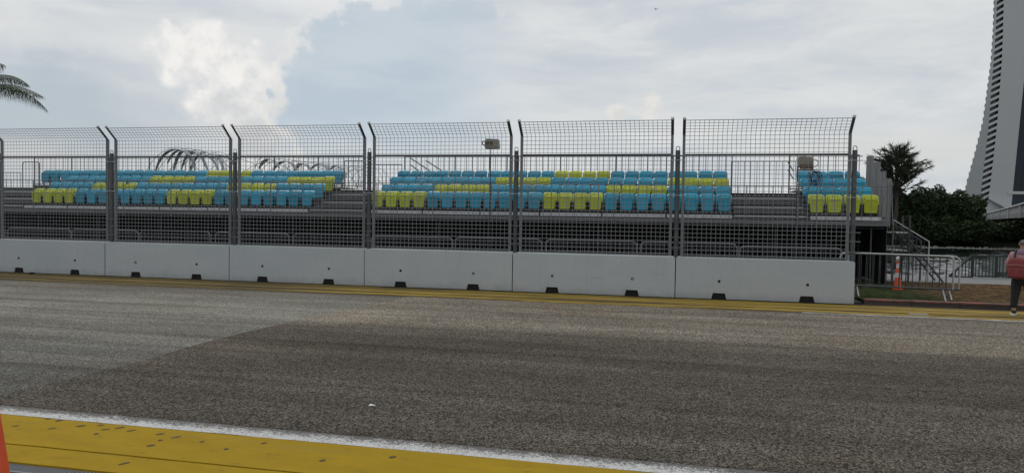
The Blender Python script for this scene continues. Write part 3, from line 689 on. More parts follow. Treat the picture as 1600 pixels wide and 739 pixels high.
def rear(x0, x1):
    n_ = max(1, round((x1 - x0) / 2.02)); d = (x1 - x0) / n_
    for i in range(n_): railing(x0 + i * d, x0 + (i + 1) * d, 26.95, 2.95, 4.16, 9, 0.026, 0.012)
rear(A0 - 2.9, A0 + 12.6); rear(B0 + 0.1, B0 + 12.28); rear(C0 - 0.15, XR - 0.1)
railing(aisles[2][0] + 0.03, aisles[2][1] - 0.03, 26.0, 2.66, 3.885, 10, 0.02, 0.009)
railing(aisles[1][0] + 0.95, B0 + 0.35, 26.0, 2.66, 3.785, 10, 0.02, 0.009)
railing(aisles[1][0] + 0.02, aisles[1][0] + 0.9, 26.3, 2.66, 3.95, 5, 0.02, 0.009)
railing(-27.2, -26.35, 26.0, 2.66, 3.9, 5, 0.022, 0.009, True)
railing(-28.4, -27.3, 26.0, 2.66, 3.45, 6, 0.02, 0.009)
for xa, ya, za, xb, yb, zb in ((-10.15, 26.98, 4.1, -9.55, 28.2, 3.55), (-10.15, 26.98, 3.85, -9.7, 28.2, 3.3), (-9.5, 26.98, 4.0, -9.0, 28.4, 3.5), (3.55, 26.05, 3.85, 3.95, 27.6, 3.65), (3.55, 26.05, 3.6, 3.95, 27.6, 3.38)):
    mb = MB(); mb.tube([(xa, ya, za), (xb, yb, zb)], 0.02, 6); gpart('handrail', mb, rail_m)
# end boards stepping up with the rows
for yq, zt, xq in ((24.05, 3.20, 6.02), (24.85, 3.48, 6.075), (25.6, 3.82, 6.085), (26.35, 4.08, 6.06)):
    for k in range(2):
        mb = MB(); mb.box((xq - 0.02 + k * 0.115, yq, 1.80), (xq + 0.088 + k * 0.115, yq + 0.03, zt + (0.012 if k else 0))); gpart('end_board', mb, board_m)
    mb = MB(); mb.box((xq + 0.06, yq + 0.032, 1.80), (xq + 0.12, yq + 0.07, zt - 0.05)); gpart('end_post', mb, steel)
mb = MB(); mb.tube([(6.2, 23.98, 3.1), (6.27, 23.98, 1.85)], 0.02, 6); gpart('handrail', mb, steel)
# scaffold below; black cloth added behind and beside it to keep light out
sc_p = MB(); sc_p.tube([(0, 0, 0.04), (0, 0, 1.0)], 0.024, 6)
for i in range(14):
    xx = XL + 0.3 + i * 2.72
    for yy in (23.9, 25.4, 26.7):
        mb = MB(); mb.tube([(xx, yy, 0.06), (xx, yy, 1.78 if yy < 25 else 2.2)], 0.024, 6); gpart('scaffold_post', mb, steel_dark)
        mb = MB(); mb.box((xx - .08, yy - .08, 0.032), (xx + .08, yy + .08, 0.06)); gpart('base_plate', mb, steel)
for yy, zz in ((23.9, 0.95), (23.9, 1.72), (25.4, 0.95), (26.7, 0.55), (26.7, 1.1)):
    mb = MB(); mb.tube([(XL, yy, zz), (XR - 0.05, yy, zz)], 0.024, 6); gpart('scaffold_ledger', mb, steel_dark)
for i in range(13):
    xx = XL + 0.33 + i * 2.72
    mb = MB(); mb.tube([(xx, 25.36, 0.2), (xx + 2.6, 25.36, 1.7)], 0.02, 6); gpart('scaffold_brace', mb, steel_dark)
mb = MB(); mb.box((XL, 27.02, 0.03), (XR + 0.1, 27.05, 2.85)); gpart('added_blocker_cloth', mb, cloth_m)
mb = MB(); mb.box((XR + 0.08, 24.12, 0.05), (XR + 0.1, 27.0, 1.79)); gpart('added_blocker_cloth', mb, cloth_m)  # added to close the right side against light
mb = MB(); mb.box((XL, 23.72, 1.755), (XR - 0.07, 27.0, 1.79)); gpart('deck_soffit', mb, cloth_m)

# ---------------------------------------------------------------- access stair at the right end
st = thing('access_stair', 'narrow steel stair with handrails at the right end of the grandstand', 'stair', (6.6, 25.3, 0.05))
for z, x0, x1 in ((1.56, 0.0, 0.45), (1.0, -0.02, 0.47)):
    mb = MB(); mb.box((x0, -0.02, z - 0.04), (x1, 0.70, z)); part('landing', mb, zinc, st)
for k in range(6):
    mb = MB(); mb.box((0.48 + k * 0.17, 0.0, 1.30 - k * 0.2 - 0.035), (0.68 + k * 0.17, 0.68, 1.30 - k * 0.2)); part('tread', mb, steel_dark, st)
for yy in (-0.03, 0.71):
    mb = MB(); mb.tube([(0.0, yy, 1.95), (1.06, yy, 1.28), (1.06, yy, 0.0)], 0.022, 6); part('handrail', mb, zinc if yy < 0 else steel_dark, st)
    mb = MB(); mb.tube([(0.05, yy, 1.55), (1.06, yy, 0.92)], 0.016, 6); mb.tube([(0.4, yy, 1.42), (1.5, yy, 0.02)], 0.03, 4); part('stringer', mb, steel_dark, st)
    for k, xx in enumerate((0.10, 0.22, 0.34, 0.46, 0.58, 0.70, 0.82, 0.94)):
        zt = 1.95 - xx * 0.632; mb = MB(); mb.tube([(xx, yy, max(0.0, zt - 0.95 - (xx > .5) * 0.2)), (xx, yy, zt)], 0.010, 5); part('baluster', mb, steel_dark, st)
    mb = MB(); mb.tube([(0.02, yy, 0), (0.02, yy, 1.95)], 0.025, 6); part('post', mb, steel, st)
    mb = MB(); mb.tube([(0.50, yy, 0), (0.50, yy, 2.05)], 0.03, 6); part('post', mb, steel_dark, st)

# ---------------------------------------------------------------- crowd barriers
def crowd_barrier(w, zt, full):
    t_ = thing('crowd_barrier', '', 'crowd barrier', (0, 0, 0), 0, 'steel crowd barriers behind the concrete blocks')
    r = 0.021 if full else 0.017; c = 0.13; zb = 0.30; fm_, bm2 = (zinc, steel_dark) if full else (steel, steel_arm)
    mb = MB(); pts = [(0.0, 0, zb)] + [(0.0, 0, zt - c)] + [tuple(p) for p in arc((c, 0, zt - c), c, PI, PI / 2, 5)][1:] + [tuple(p) for p in arc((w - c, 0, zt - c), c, PI / 2, 0, 5)] + [(w, 0, zb)]
    mb.tube(pts, r, 8); part('frame', mb, fm_, t_)
    mb = MB(); mb.tube([(0.0, 0, zb), (w, 0, zb)], r, 8); part('lower_rail', mb, bm2, t_)
    bb = MB(); bb.tube([(0, 0, zb), (0, 0, zt)], 0.009, 6); bme = bb.mesh('bar', bm2)
    nb = 17
    for k in range(1, nb): link('bar', bme, t_, (w * k / nb, 0, 0))
    fb = MB(); fb.tube([(0, 0.0, zb), (0, -0.02, 0.25), (0, -0.24, 0.03), (0, -0.28, 0.03)], 0.018, 6); fb.tube([(0, 0, zb), (0, 0.02, 0.25), (0, 0.24, 0.03)], 0.018, 6)
    fm = fb.mesh('foot', zinc if full else bm2)
    for x in (0.22, w - 0.22): link('foot', fm, t_, (x, 0, 0))
    return t_
hid = crowd_barrier(2.43, 1.31, False)
edges = [-26.2, -23.7, -21.17, -18.66, -16.18, -13.68, -11.08, -8.49, -6.05, -3.55, -1.0, 1.53]
CL = ['first at the left edge', 'second from the left edge', 'third from the left edge', 'below the left end of the arched footbridge', 'below the right end of the arched footbridge', 'fifth left of the box mast', 'left of the middle aisle', 'below the middle aisle', 'below the beige box on a mast', 'right of the beige box mast', 'left of the wide right aisle', 'below the wide right aisle']
for i, x in enumerate(edges):
    lab = 'half-hidden grey crowd barrier ' + CL[i]
    if i == 0: hid.location = (x - 2.5, 19.6, 0.0); hid['label'] = lab
    else: dup(hid, (x - 2.5 + 0.03, 19.6 + random.uniform(-.03, .03), random.uniform(-.01, .015)), lab)
dup(hid, (1.56, 19.6, -0.05), 'half-hidden grey crowd barrier behind the rightmost concrete block')
cb1 = crowd_barrier(2.55, 1.10, True); cb1.location = (3.93, 19.55, 0.06); cb1['label'] = 'steel crowd barrier standing on the grass right of the last concrete block'
cb1.rotation_euler = (0, 0.012, 0.0)
cb2 = dup(cb1, (4.22, 20.0, 0.03), 'second steel crowd barrier overlapped by the one on the grass, ending further right'); cb2.rotation_euler = (0, 0.012, 0.01)

# ---------------------------------------------------------------- boxes on masts, cable coil
def wrapped_box(mb, w, d, h_):
    n = 9; vs = []; fs = []
    for j in range(n + 1):
        for i in range(n * 2):
            a = 2 * PI * i / (n * 2); q = (j / n - 0.5) * PI
            cx = math.copysign(abs(math.cos(a)) ** 0.22, math.cos(a)); cy = math.copysign(abs(math.sin(a)) ** 0.22, math.sin(a))
            rr = abs(math.cos(q)) ** 0.14 if 0 < j < n else 0.0
            z = math.copysign(abs(math.sin(q)) ** 0.4, math.sin(q))
            k = 1 + 0.10 * noise.noise((cx * 2.1 + w * 9, cy * 2 + 3, z * 2.3))
            vs.append((w / 2 * cx * rr * k, d / 2 * cy * rr * k, h_ / 2 * z * k))
    for j in range(n):
        for i in range(n * 2): fs.append((j * n * 2 + i, j * n * 2 + (i + 1) % (n * 2), (j + 1) * n * 2 + (i + 1) % (n * 2), (j + 1) * n * 2 + i))
    mb.add(vs, fs, False)
bx = thing('equipment_box', 'beige plastic-wrapped box on a thin black mast above the blue seats', 'equipment box', (-5.53, 21.5, 0.03))
mb = MB(); mb.tube([(0, 0, 0), (0, 0, 4.0)], 0.014, 6); part('mast', mb, black_m, bx)
mb = MB(); mb.tube([(-.25, 0, 0.01), (.25, 0, 0.01)], 0.02, 6); mb.tube([(0, -.25, 0.01), (0, .25, 0.01)], 0.02, 6); part('foot', mb, black_m, bx)
mb = MB(); wrapped_box(mb, 0.42, 0.30, 0.30); part('case', mb, box_m, bx, (0.05, 0, 4.05))
mb = MB(); mb.cbox((-0.02, -0.157, 4.05), (0.22, 0.01, 0.13)); part('dark_face', mb, box_brown, bx)
mb = MB(); mb.tube([(-0.19, -.02, 4.14), (-0.26, -.02, 4.12), (-0.26, -.02, 4.05), (-0.18, -.02, 4.0)], 0.02, 6); part('bracket', mb, steel_arm, bx)
mb = MB(); mb.tube([(0.005, -0.02, 3.9)] + [(0.012 * math.sin(z * 5), -0.02, z) for z in [3.8 - 0.2 * k for k in range(18)]], 0.008, 5); part('cable', mb, black_m, bx)
b2 = thing('equipment_box', 'beige hooded box with brown front above the coil of blue cable', 'equipment box', (3.36, 21.5, 0.03))
mb = MB(); mb.tube([(-0.17, 0.1, 0), (-0.17, 0.1, 3.62)], 0.016, 6); part('mast', mb, steel_arm, b2)
mb = MB(); wrapped_box(mb, 0.40, 0.34, 0.30); part('case', mb, box_m, b2, (0.01, 0, 3.50))
mb = MB(); mb.box((-0.15, -0.20, 3.305), (0.19, -0.165, 3.43)); part('front_panel', mb, box_brown, b2)
mb = MB(); mb.box((-0.19, -0.19, 3.27), (0.20, 0.16, 3.30)); part('tray', mb, steel_arm, b2)
mb = MB(); mb.tube([tuple(p) for p in arc((0.24, -0.05, 3.47), 0.1, -2.0, 2.2, 12)], 0.012, 6); part('cable_loop', mb, box_m, b2)
mb = MB()
for k in range(9):
    cx, cz = 3.60 + random.uniform(-.05, .05), 3.10 + random.uniform(-.07, .06); a = random.uniform(.07, .18); bb = random.uniform(.09, .21); yk = 21.30 - k * 0.012
    mb.tube([(cx + a * math.cos(q), yk + 0.01 * math.sin(3 * q), cz + bb * math.sin(q)) for q in [2 * PI * i / 22 for i in range(22)]], 0.0095, 6, True)
mb.tube([(3.52, 21.3, 3.02), (3.42, 21.3, 2.7), (3.40, 21.31, 2.3), (3.41, 21.32, 1.2)], 0.010, 6); mb.tube([(3.58, 21.29, 3.28), (3.54, 21.33, 3.36), (3.52, 21.4, 3.33)], 0.010, 6)
tag(part('cable_coil', mb, cable_m, None), 'tangled coil of dark blue cable hanging below the hooded box', 'cable')

# ---------------------------------------------------------------- cones
def cone(loc, label, hgt, r0, bands, group, lip=0.05):
    t_ = thing('traffic_cone', label, 'traffic cone', loc, 0, group)
    mb = MB(); s_ = r0 + lip; mb.box((-s_, -s_, 0), (s_, s_, 0.035)); part('base', mb, orange_m, t_)
    def rr(z): return r0 + (0.028 - r0) * (z / hgt)
    mb = MB(); mb.lathe([(rr(0.036), 0.036), (rr(hgt), hgt), (0.02, hgt + 0.012)], 24); part('body', mb, orange_m, t_)
    for a, b_ in bands:
        mb = MB(); mb.lathe([(rr(a) + 0.003, a), (rr(b_) + 0.003, b_)], 24); part('reflective_band', mb, cone_white, t_)
    return t_
c1_ = cone((6.0, 22.3, 0.07), 'orange and white banded traffic cone on the grass behind the crowd barrier', 0.84, 0.10, [(0.34, 0.47), (0.60, 0.72)], 'traffic cones', 0.02)
c1_.location.z = 0.05
mb = MB(); mb.lathe([(0.035, 0.80), (0.06, 0.82), (0.065, 0.88), (0.03, 0.92)], 12); part('lamp', mb, cone_white, c1_)
cone((-4.378, 3.9, -0.012), 'tall orange traffic cone cut off at the lower left edge', 1.0, 0.16, [(0.84, 0.95)], 'traffic cones')

# ---------------------------------------------------------------- river railing
rr_ = thing('river_railing', 'low dark green railing with a sloping end beside the river path', 'railing', (10, 28.3, 0.035))
grn = mat('dark_green_paint', (0.012, 0.026, 0.020), 0.6, 0, 0.2, 5)
mb = MB(); mb.tube([(-0.05, 0, 0.76), (6, 0, 0.76)], 0.025, 6); mb.tube([(-0.05, 0, 0.08), (6, 0, 0.08)], 0.02, 6); part('rail', mb, grn, rr_)
mb = MB(); mb.tube([(-0.75, 0, 0.02), (-0.05, 0, 0.76)], 0.035, 6); mb.tube([(-0.75, 0, 0.02), (0, 0, 0.03)], 0.025, 6); part('sloping_rail', mb, grn, rr_)
for i in range(40):
    xx = -0.66 + i * 0.105
    if xx > 5.9: break
    top = 0.76 if xx > -0.05 else 0.76 * (xx + 0.75) / 0.70
    wd = 0.045 if i in (6, 13, 17, 24) else 0.012
    mb = MB(); mb.box((xx - wd, -0.02, 0.03), (xx + wd, 0.02, max(0.06, top))); part('post' if wd > .02 else 'bar', mb, grn, rr_)

# ---------------------------------------------------------------- trees
def leaf_cloud(mb, c, rad, n, size, flat=0.0, shell=0.55):
    for i in range(n):
        while True:
            v = Vector((random.gauss(0, 1), random.gauss(0, 1), random.gauss(0, 1)))
            if v.length > 1e-3: break
        v.normalize(); q = random.random() ** (1 / 3) if random.random() > shell else random.uniform(0.82, 1.06)
        k = 0.86 + 0.26 * noise.noise((v.x * 1.9 + c[0], v.y * 1.9 + c[1], v.z * 1.9 + c[2])) + 0.16 * noise.noise((v.x * 5 + c[0], v.y * 5, v.z * 5 + c[2]))
        p = Vector(c) + Vector((v.x * rad[0], v.y * rad[1], v.z * rad[2])) * q * k
        a = Vector((random.gauss(0, 1), random.gauss(0, 1), random.gauss(0, 1) * (1 - flat))).normalized()
        b_ = a.cross(Vector((random.gauss(0, 1), random.gauss(0, 1), random.gauss(0, 1)))).normalized()
        s_ = size * random.uniform(0.6, 1.4)
        mb.add([p - a * s_, p + b_ * s_ * 0.5, p + a * s_, p - b_ * s_ * 0.5], [(0, 1, 2, 3)])
def broad_tree(x, y, zb, crown, label, leaves, size=0.26):
    t_ = thing('broadleaf_tree', label, 'tree', (x, y, zb), 0, 'dark trees on the far bank')
    mb = MB(); top = crown[0][0]
    mb.tube([(0, 0, -0.3), (0.1, 0, 1.2), (0.05, 0.1, 2.4)], 0.28, 8, taper=[1.2, 0.9, 0.6])
    for c, rad in crown: mb.tube([(0.05, 0.1, 1.6), (c[0] * 0.5, c[1] * 0.5, (c[2] + 1.6) / 2), (c[0], c[1], c[2])], 0.13, 6, taper=[1, .7, .3])
    part('trunk', mb, bark, t_)
    mb = MB(); tot = sum(r[0] * r[1] for _, r in crown)
    for c, rad in crown: leaf_cloud(mb, c, rad, int(leaves * rad[0] * rad[1] / tot), size, 0.65)
    part('crown', mb, leaf_dark, t_)
    return t_
def rc(w, z0, z1, n):
    out = []
    for i in range(n):
        x = (i / (n - 1) - 0.5) * w + random.uniform(-.3, .3)
        out.append(((x, random.uniform(-1, 1), z0 + (z1 - z0) * random.uniform(.60, .74)), (w / n * random.uniform(1.0, 1.35), 1.8, (z1 - z0) * random.uniform(.30, .38))))
        out.append(((x * 1.1, random.uniform(-2.2, -1.2), z0 + (z1 - z0) * 0.12), (w / n * 1.3, 1.2, (z1 - z0) * 0.30)))
        out.append(((x * 0.9, random.uniform(-.5, .5), z0 + (z1 - z0) * random.uniform(.2, .4)), (w / n * random.uniform(.9, 1.2), 1.9, (z1 - z0) * random.uniform(.3, .4))))
    return out
TL = [(25.8, 107, 5.6, 4.0, 'dark bushy tree right behind the end boards of the grandstand'), (28.6, 108.5, 6.6, 4.5, 'dark bushy tree at the foot of the feathery tree'), (31.4, 107.5, 6.5, 4.5, 'tallest dark bushy tree in the middle of the clump on the far bank'),
      (34.0, 109, 5.9, 4.2, 'dark bushy tree just left of the rightmost one of the far clump'), (36.4, 107.5, 5.2, 3.8, 'rightmost dark bushy tree, its crown touching the white tower')]
for x, y, zt, wd, lab in TL: broad_tree(x, y, 0.1, rc(wd, 0.0, zt, 3), lab, 15000, 0.17)
for x, lab in ((39.5, 'low dark shrub under the left end of the road bridge'), (43.5, 'low dark shrub deep below the road bridge, second from the tower'), (48.0, 'low dark shrub far right below the road bridge')):
    broad_tree(x, 110, -0.2, [((0, 0, 1.0), (3.2, 1.6, 1.4)), ((1.8, 0.3, 0.7), (2.4, 1.3, 1.1)), ((-1.6, -0.6, 0.5), (2.4, 1.3, 1.0))], lab, 3600)
# feathery casuarina
t_ = thing('casuarina_tree', 'feathery sparse casuarina tree rising behind the end of the grandstand', 'tree', (27.6, 104.5, 0.0))
mb = MB(); fb = MB()
mb.tube([(0, 0, -0.5), (0.1, 0, 4), (-0.05, 0, 8), (0.1, 0, 11.0)], 0.2, 7, taper=[1.2, .9, .5, .1])
for i in range(120):
    z = random.uniform(4.6, 9.2) if i < 100 else random.uniform(9.2, 10.8); a = random.uniform(0, 2 * PI); q = (z - 3.4) / 7.0
    ln = min(4.4, max(1.2, (12.9 - z) * 0.62)) * random.uniform(.55, 1.1); rise = random.uniform(.35, 2.0)
    P0 = Vector((0.05, 0, z)); D = Vector((math.cos(a), math.sin(a), rise)).normalized()
    bend = Vector((random.gauss(0, .16), random.gauss(0, .16), random.uniform(-.08, .12))); pts = [P0 + D * ln * k / 5 + bend * (k / 5) ** 2 * ln for k in range(6)]
    mb.tube(pts, 0.05, 5, taper=[1, .85, .7, .5, .35, .15])
    for k in range(46):
        s_ = random.uniform(0.22, 1.05) ** 0.8; p = P0 + D * ln * s_ + bend * s_ * s_ * ln
        d2 = (D * random.uniform(.5, 1.3) + Vector((random.gauss(0, .42), random.gauss(0, .42), random.gauss(0.1, .3)))).normalized()
        l2 = random.uniform(.4, 1.1); w_ = Vector((-d2.y, d2.x, 0.2)).normalized() * 0.04
        e = p + d2 * l2 + Vector((0, 0, -0.22 * l2))
        fb.add([p - w_, p + w_, e], [(0, 1, 2)])
        fb.add([p + Vector((0, 0, .045)), p - Vector((0, 0, .045)), e + Vector((random.uniform(-.12, .12), 0, random.uniform(-.16, .05)))], [(0, 1, 2)])
for q_ in (mb, fb): q_.v = [(x * 1.12, y * 1.12, z) for x, y, z in q_.v]
part('trunk', mb, bark, t_); part('crown', fb, leaf_cas, t_)
# palm at the left
t_ = thing('palm_tree', 'coconut palm whose drooping fronds reach in from the left edge', 'palm tree', (-36.6, 32, 0))
mb = MB(); mb.tube([(-0.7, 0, 0), (-0.35, 0, 3), (-0.1, 0, 6), (0, 0, 8.2)], 0.16, 10, taper=[1.3, 1, .85, .8]); part('trunk', mb, bark, t_)
def frond(a, el0, ln, droop, yaw):
    fb = MB(); D = Vector((math.cos(yaw), math.sin(yaw), 0)); up = Vector((0, 0, 1)); pts = []; p = Vector((0, 0, 8.2)); e = el0
    N = 22
    for k in range(N + 1):
        pts.append(p.copy()); p = p + (D * math.cos(e) + up * math.sin(e)) * (ln / N); e -= droop / N
    fb.tube(pts, 0.022, 5, taper=[1 - 0.85 * k / N for k in range(N + 1)])
    side = D.cross(up)
    for k in range(2, N + 1):
        tt = k / N; dirv = (pts[k] - pts[k - 1]).normalized()
        for sgn in (-1, 1):
            for m_ in range(3):
                base = pts[k - 1].lerp(pts[k], (m_ + random.random() * .5) / 3); l = (0.98 * math.sin(PI * (0.16 + 0.80 * tt)) + 0.12) * random.uniform(.85, 1.1)
                o1 = base + (side * sgn * 0.42 + dirv * 0.35 - up * 0.25).normalized() * l * 0.45
                o2 = o1 + (side * sgn * 0.14 + dirv * 0.22 - up * 1.0).normalized() * l * 0.6
                wv = dirv * 0.018
                fb.add([base - wv, base + wv, o1 + wv, o1 - wv, o2], [(0, 1, 2, 3), (3, 2, 4)])
    part('frond', fb, leaf_palm, t_)
for a, e0, ln, dr_, yw in ((0, 0.26, 4.45, 0.78, 0.03), (0, 0.80, 3.5, 1.55, 0.12), (0, -0.25, 2.9, 0.9, 2.9), (0, 0.5, 4.2, 1.4, 1.3), (0, 0.4, 4.2, 1.5, 2.4), (0, 0.6, 4.2, 1.5, 3.4), (0, 0.3, 4.2, 1.4, 4.3), (0, 0.5, 4.1, 1.5, 5.1), (0, 1.2, 3.6, 1.3, 1.9), (0, 1.0, 3.6, 1.2, 4.0), (0, -0.4, 3.4, 0.9, 3.8), (0, -0.5, 3.3, .8, 2.4)):
    frond(a, e0, ln, dr_, yw)

# ---------------------------------------------------------------- tower
tw = thing('tower', 'tall pale tower with a flaring base and a dark louvred strip at the right edge', 'tower', (85, 230, 0))
TO = Vector((-85, -230, 0))
sil = [(84.57, 63.42), (84.58, 55.15), (84.32, 46.7), (83.58, 38.4), (82.8, 30.07), (81.13, 21.53), (79.29, 13.12), (78.06, 5.39), (76.9, -2)]
lvL = [(84.88, 63.41), (84.82, 55.14), (84.6, 46.69), (84.22, 38.38), (83.92, 30.06), (83.38, 21.52), (82.67, 13.14), (82.28, 4.9), (81.8, -2)]
lvR = [(86.55, 63.33), (86.64, 55.07), (86.59, 46.62), (86.3, 38.34), (85.99, 30.03), (85.45, 21.51), (84.83, 13.15), (84.04, 4.93), (83.4, -2)]
for cpt in (sil, lvL, lvR):
    cpt.insert(0, (cpt[0][0] + (0.2 if cpt is sil else 0), 75.0))
def cv(pts, z):
    for (xa, za), (xb, zb_) in zip(pts, pts[1:]):
        if zb_ <= z <= za: return xb + (xa - xb) * (z - zb_) / (za - zb_)
    return pts[-1][0] if z < pts[-1][1] else pts[0][0]
zs = [-2 + 77 * i / 60 for i in range(61)]
def wall_strip(fa, fb_, ya, yb, depth):
    mb = MB(); vs = []; fs = []
    for z in zs: vs += [(fa(z), ya, z), (fb_(z), yb, z), (fb_(z) + depth * 0.40, yb + depth, z), (fa(z) + depth * 0.40, ya + depth, z)]
    for i in range(60):
        for k in range(4): fs.append((4 * i + k, 4 * i + (k + 1) % 4, 4 * i + 4 + (k + 1) % 4, 4 * i + 4 + k))
    fs += [(3, 2, 1, 0), (240, 241, 242, 243)]; mb.add(vs, fs); return mb
def tpart(name, mb, m_, **k): return part(name, mb, m_, tw, TO, **k)
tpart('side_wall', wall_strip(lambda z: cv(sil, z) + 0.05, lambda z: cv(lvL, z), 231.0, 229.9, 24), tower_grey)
tpart('louvre_recess', wall_strip(lambda z: cv(lvL, z) + 0.001, lambda z: cv(lvR, z) - 0.001, 230.9, 230.9, 20), tower_dark)
glz = lambda z: 90.4 + (z - 10.5) * 0.0585
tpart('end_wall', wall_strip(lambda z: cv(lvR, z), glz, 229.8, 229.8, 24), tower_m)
tpart('far_wall', wall_strip(lambda z: 103.0 + (z - 10) * 0.02, lambda z: 118.0 - (z - 10) * 0.1, 229.8, 229.8, 24), tower_m)
mb = MB()
z = 3.6
while z < 74:
    xa, xb = cv(lvL, z - 0.55), cv(lvR, z + 0.35)
    mb = MB(); mb.add([(xa - 0.02, 229.85, z - 0.95), (xb + .02, 229.75, z + 0.15), (xb + .02, 229.75, z + 0.90), (xa - .02, 229.85, z - 0.22), (xa - .02, 230.0, z - 0.95), (xb + .02, 229.95, z + 0.15), (xb + .02, 229.95, z + 0.90), (xa - .02, 230.0, z - 0.22)],
                      [(0, 1, 2, 3), (4, 7, 6, 5), (0, 4, 5, 1), (3, 2, 6, 7), (0, 3, 7, 4), (1, 5, 6, 2)]); tpart('fin', mb, tower_fin)
    z += 1.72
z = 4.0
while z < 74:
    xs = cv(sil, z); mb = MB(); mb.box((xs - 0.09, 231.02, z - 0.5), (xs + 0.3, 231.12, z + 0.5)); tpart('balcony_edge', mb, tower_grey); z += 1.9
for i in range(6):
    for k in range(34):
        za = 10.6 + k * 1.9; xa = glz(za) + 0.04 + i * 2.2
        mb = MB(); mb.box((xa, 230.2, za), (xa + 2.14, 230.4, za + 1.85)); tpart('glass_pane', mb, glass_m)
mb = MB(); mb.box((90.3, 230.42, 8), (106, 231.5, 75)); tpart('mullion_frame', mb, tower_dark)
mb = MB(); mb.box((89.2, 229.6, 9.7), (106, 231.2, 10.5)); tpart('sill', mb, tower_fin)
mb = MB(); mb.box((86.2, 230.1, 4.0), (106, 231.0, 9.6)); tpart('lobby_front', mb, glass_m)
mb = MB(); mb.add([(84.2, 229.0, 8.3), (88.5, 228.0, 5.6), (106, 226.5, 5.4), (106, 226.5, 6.4), (88.5, 228.0, 6.6), (84.2, 229.0, 9.2), (84.2, 230.0, 8.3), (88.5, 230, 5.6), (106, 230, 5.4), (106, 230, 6.4), (88.5, 230, 6.6), (84.2, 230, 9.2)],
                  [(0, 1, 4, 5), (1, 2, 3, 4), (5, 4, 10, 11), (4, 3, 9, 10), (1, 0, 6, 7), (2, 1, 7, 8)]); tpart('entrance_canopy', mb, tower_fin)

# ---------------------------------------------------------------- road bridge in front of the tower
br_ = thing('road_bridge', 'low pale road bridge deck crossing in front of the tower', 'bridge', (41.4, 101.9, 0))
BA, BD = Vector((41.35, 101.89, 0)), Vector((0.317, 0.9484, 0)); BN = Vector((0.9484, -0.317, 0))
def bbox(mb, s0, s1, n0, n1, z0, z1):
    q = [BD * s + BN * n + Vector((0, 0, z)) for z in (z0, z1) for s, n in ((s0, n0), (s1, n0), (s1, n1), (s0, n1))]
    mb.add(q, [(0, 1, 2, 3), (7, 6, 5, 4), (0, 4, 5, 1), (1, 5, 6, 2), (2, 6, 7, 3), (3, 7, 4, 0)])
mb = MB(); bbox(mb, -32, 170, 0.5, 22, 2.6, 3.5); part('deck', mb, bridge_dark, br_)  # deck made extra wide to keep it dark below
for k in range(25):
    mb = MB(); bbox(mb, -32 + k * 8, -32 + k * 8 + 7.95, 0.0, 0.48, 3.2, 4.2); part('parapet_panel', mb, bridge_m, br_)
mb = MB(); bbox(mb, -32, 170, -0.1, 0.6, 2.55, 3.18); part('edge_beam', mb, mat('edge_beam_grey', (0.13, 0.135, 0.14), 0.8, 0, 0.2, 0.5), br_)
mb = MB(); bbox(mb, -32, 170, -0.25, 0.5, 4.2, 4.36); part('coping', mb, tower_fin, br_)
for s0 in (-12, 4, 30, 60, 90):
    mb = MB(); bbox(mb, s0, s0 + 1.6, 1.5, 21, -3, 2.58); part('pier', mb, bridge_dark, br_)
    mb = MB(); bbox(mb, s0 - 0.25, s0 + 0.25, -0.28, -0.12, 2.5, 4.1); part('pilaster', mb, tower_fin, br_)
mb = MB(); bbox(mb, 8, 170, 20.5, 21.5, -2, 2.59); part('added_back_wall', mb, bridge_dark, br_)  # added wall, keeps light out from under the deck

# ---------------------------------------------------------------- helix footbridge behind the stand
hx = thing('arched_footbridge', 'curving steel footbridge of arched ribs and canopies beyond the left seats', 'footbridge', (-95, 140, 0))
HO = Vector((95, -140, 0))
def axis(s): # s in 0..1
    return Vector((-96.5 + 15.5 * s - 2.0 * math.sin(PI * s), 127 + 62 * s, 7.6))
def hframe(s):
    d = (axis(s + 0.01) - axis(s - 0.01)).normalized(); side = Vector((d.y, -d.x, 0)).normalized(); return d, side
R1 = 6.6
for k in range(4):
    mb = MB(); pts = []
    for i in range(181):
        s = i / 180; d, sd_ = hframe(s); a = 2 * PI * s * 3.2 * (1 if k < 2 else -1) + PI * (k % 2) + (0.6 if k > 1 else 0); rr2 = R1 if k < 2 else R1 - 1.1
        pts.append(axis(s) + sd_ * rr2 * math.cos(a) + Vector((0, 0, rr2 * math.sin(a))))
    mb.tube(pts, 0.06, 6); part('helix_tube', mb, helix_m, hx, HO)
for i in range(24):
    s = i / 23; d, sd_ = hframe(s); mb = MB()
    if 0.2 < s < 0.4: continue
    lean = 0.55
    mb.tube([axis(s) + (sd_ * math.cos(a) * R1 + Vector((0, 0, math.sin(a) * R1)) - d * lean * R1 * (1 - math.sin(a)) * 0.5) for a in [PI * j / 16 for j in range(17)]], 0.055, 5)
    part('rib', mb, helix_m, hx, HO)
cl = [(0.0, .5, 2.9, -1.2), (0.015, .3, 2.5, 0.3), (0.03, .6, 2.9, 1.4), (0.05, .25, 2.2, -0.8), (0.07, .5, 2.7, 0.9), (0.09, .3, 2.0, -1.6), (0.12, .7, 2.8, .2), (0.15, .2, 1.7, 1.0), (0.19, .3, 1.9, -.5), (0.42, .7, 2.4, 0.5), (0.50, .6, 2.4, -.5), (0.59, .7, 2.5, .6), (0.68, .5, 2.2, -.4), (0.77, .5, 2.1, .3)]
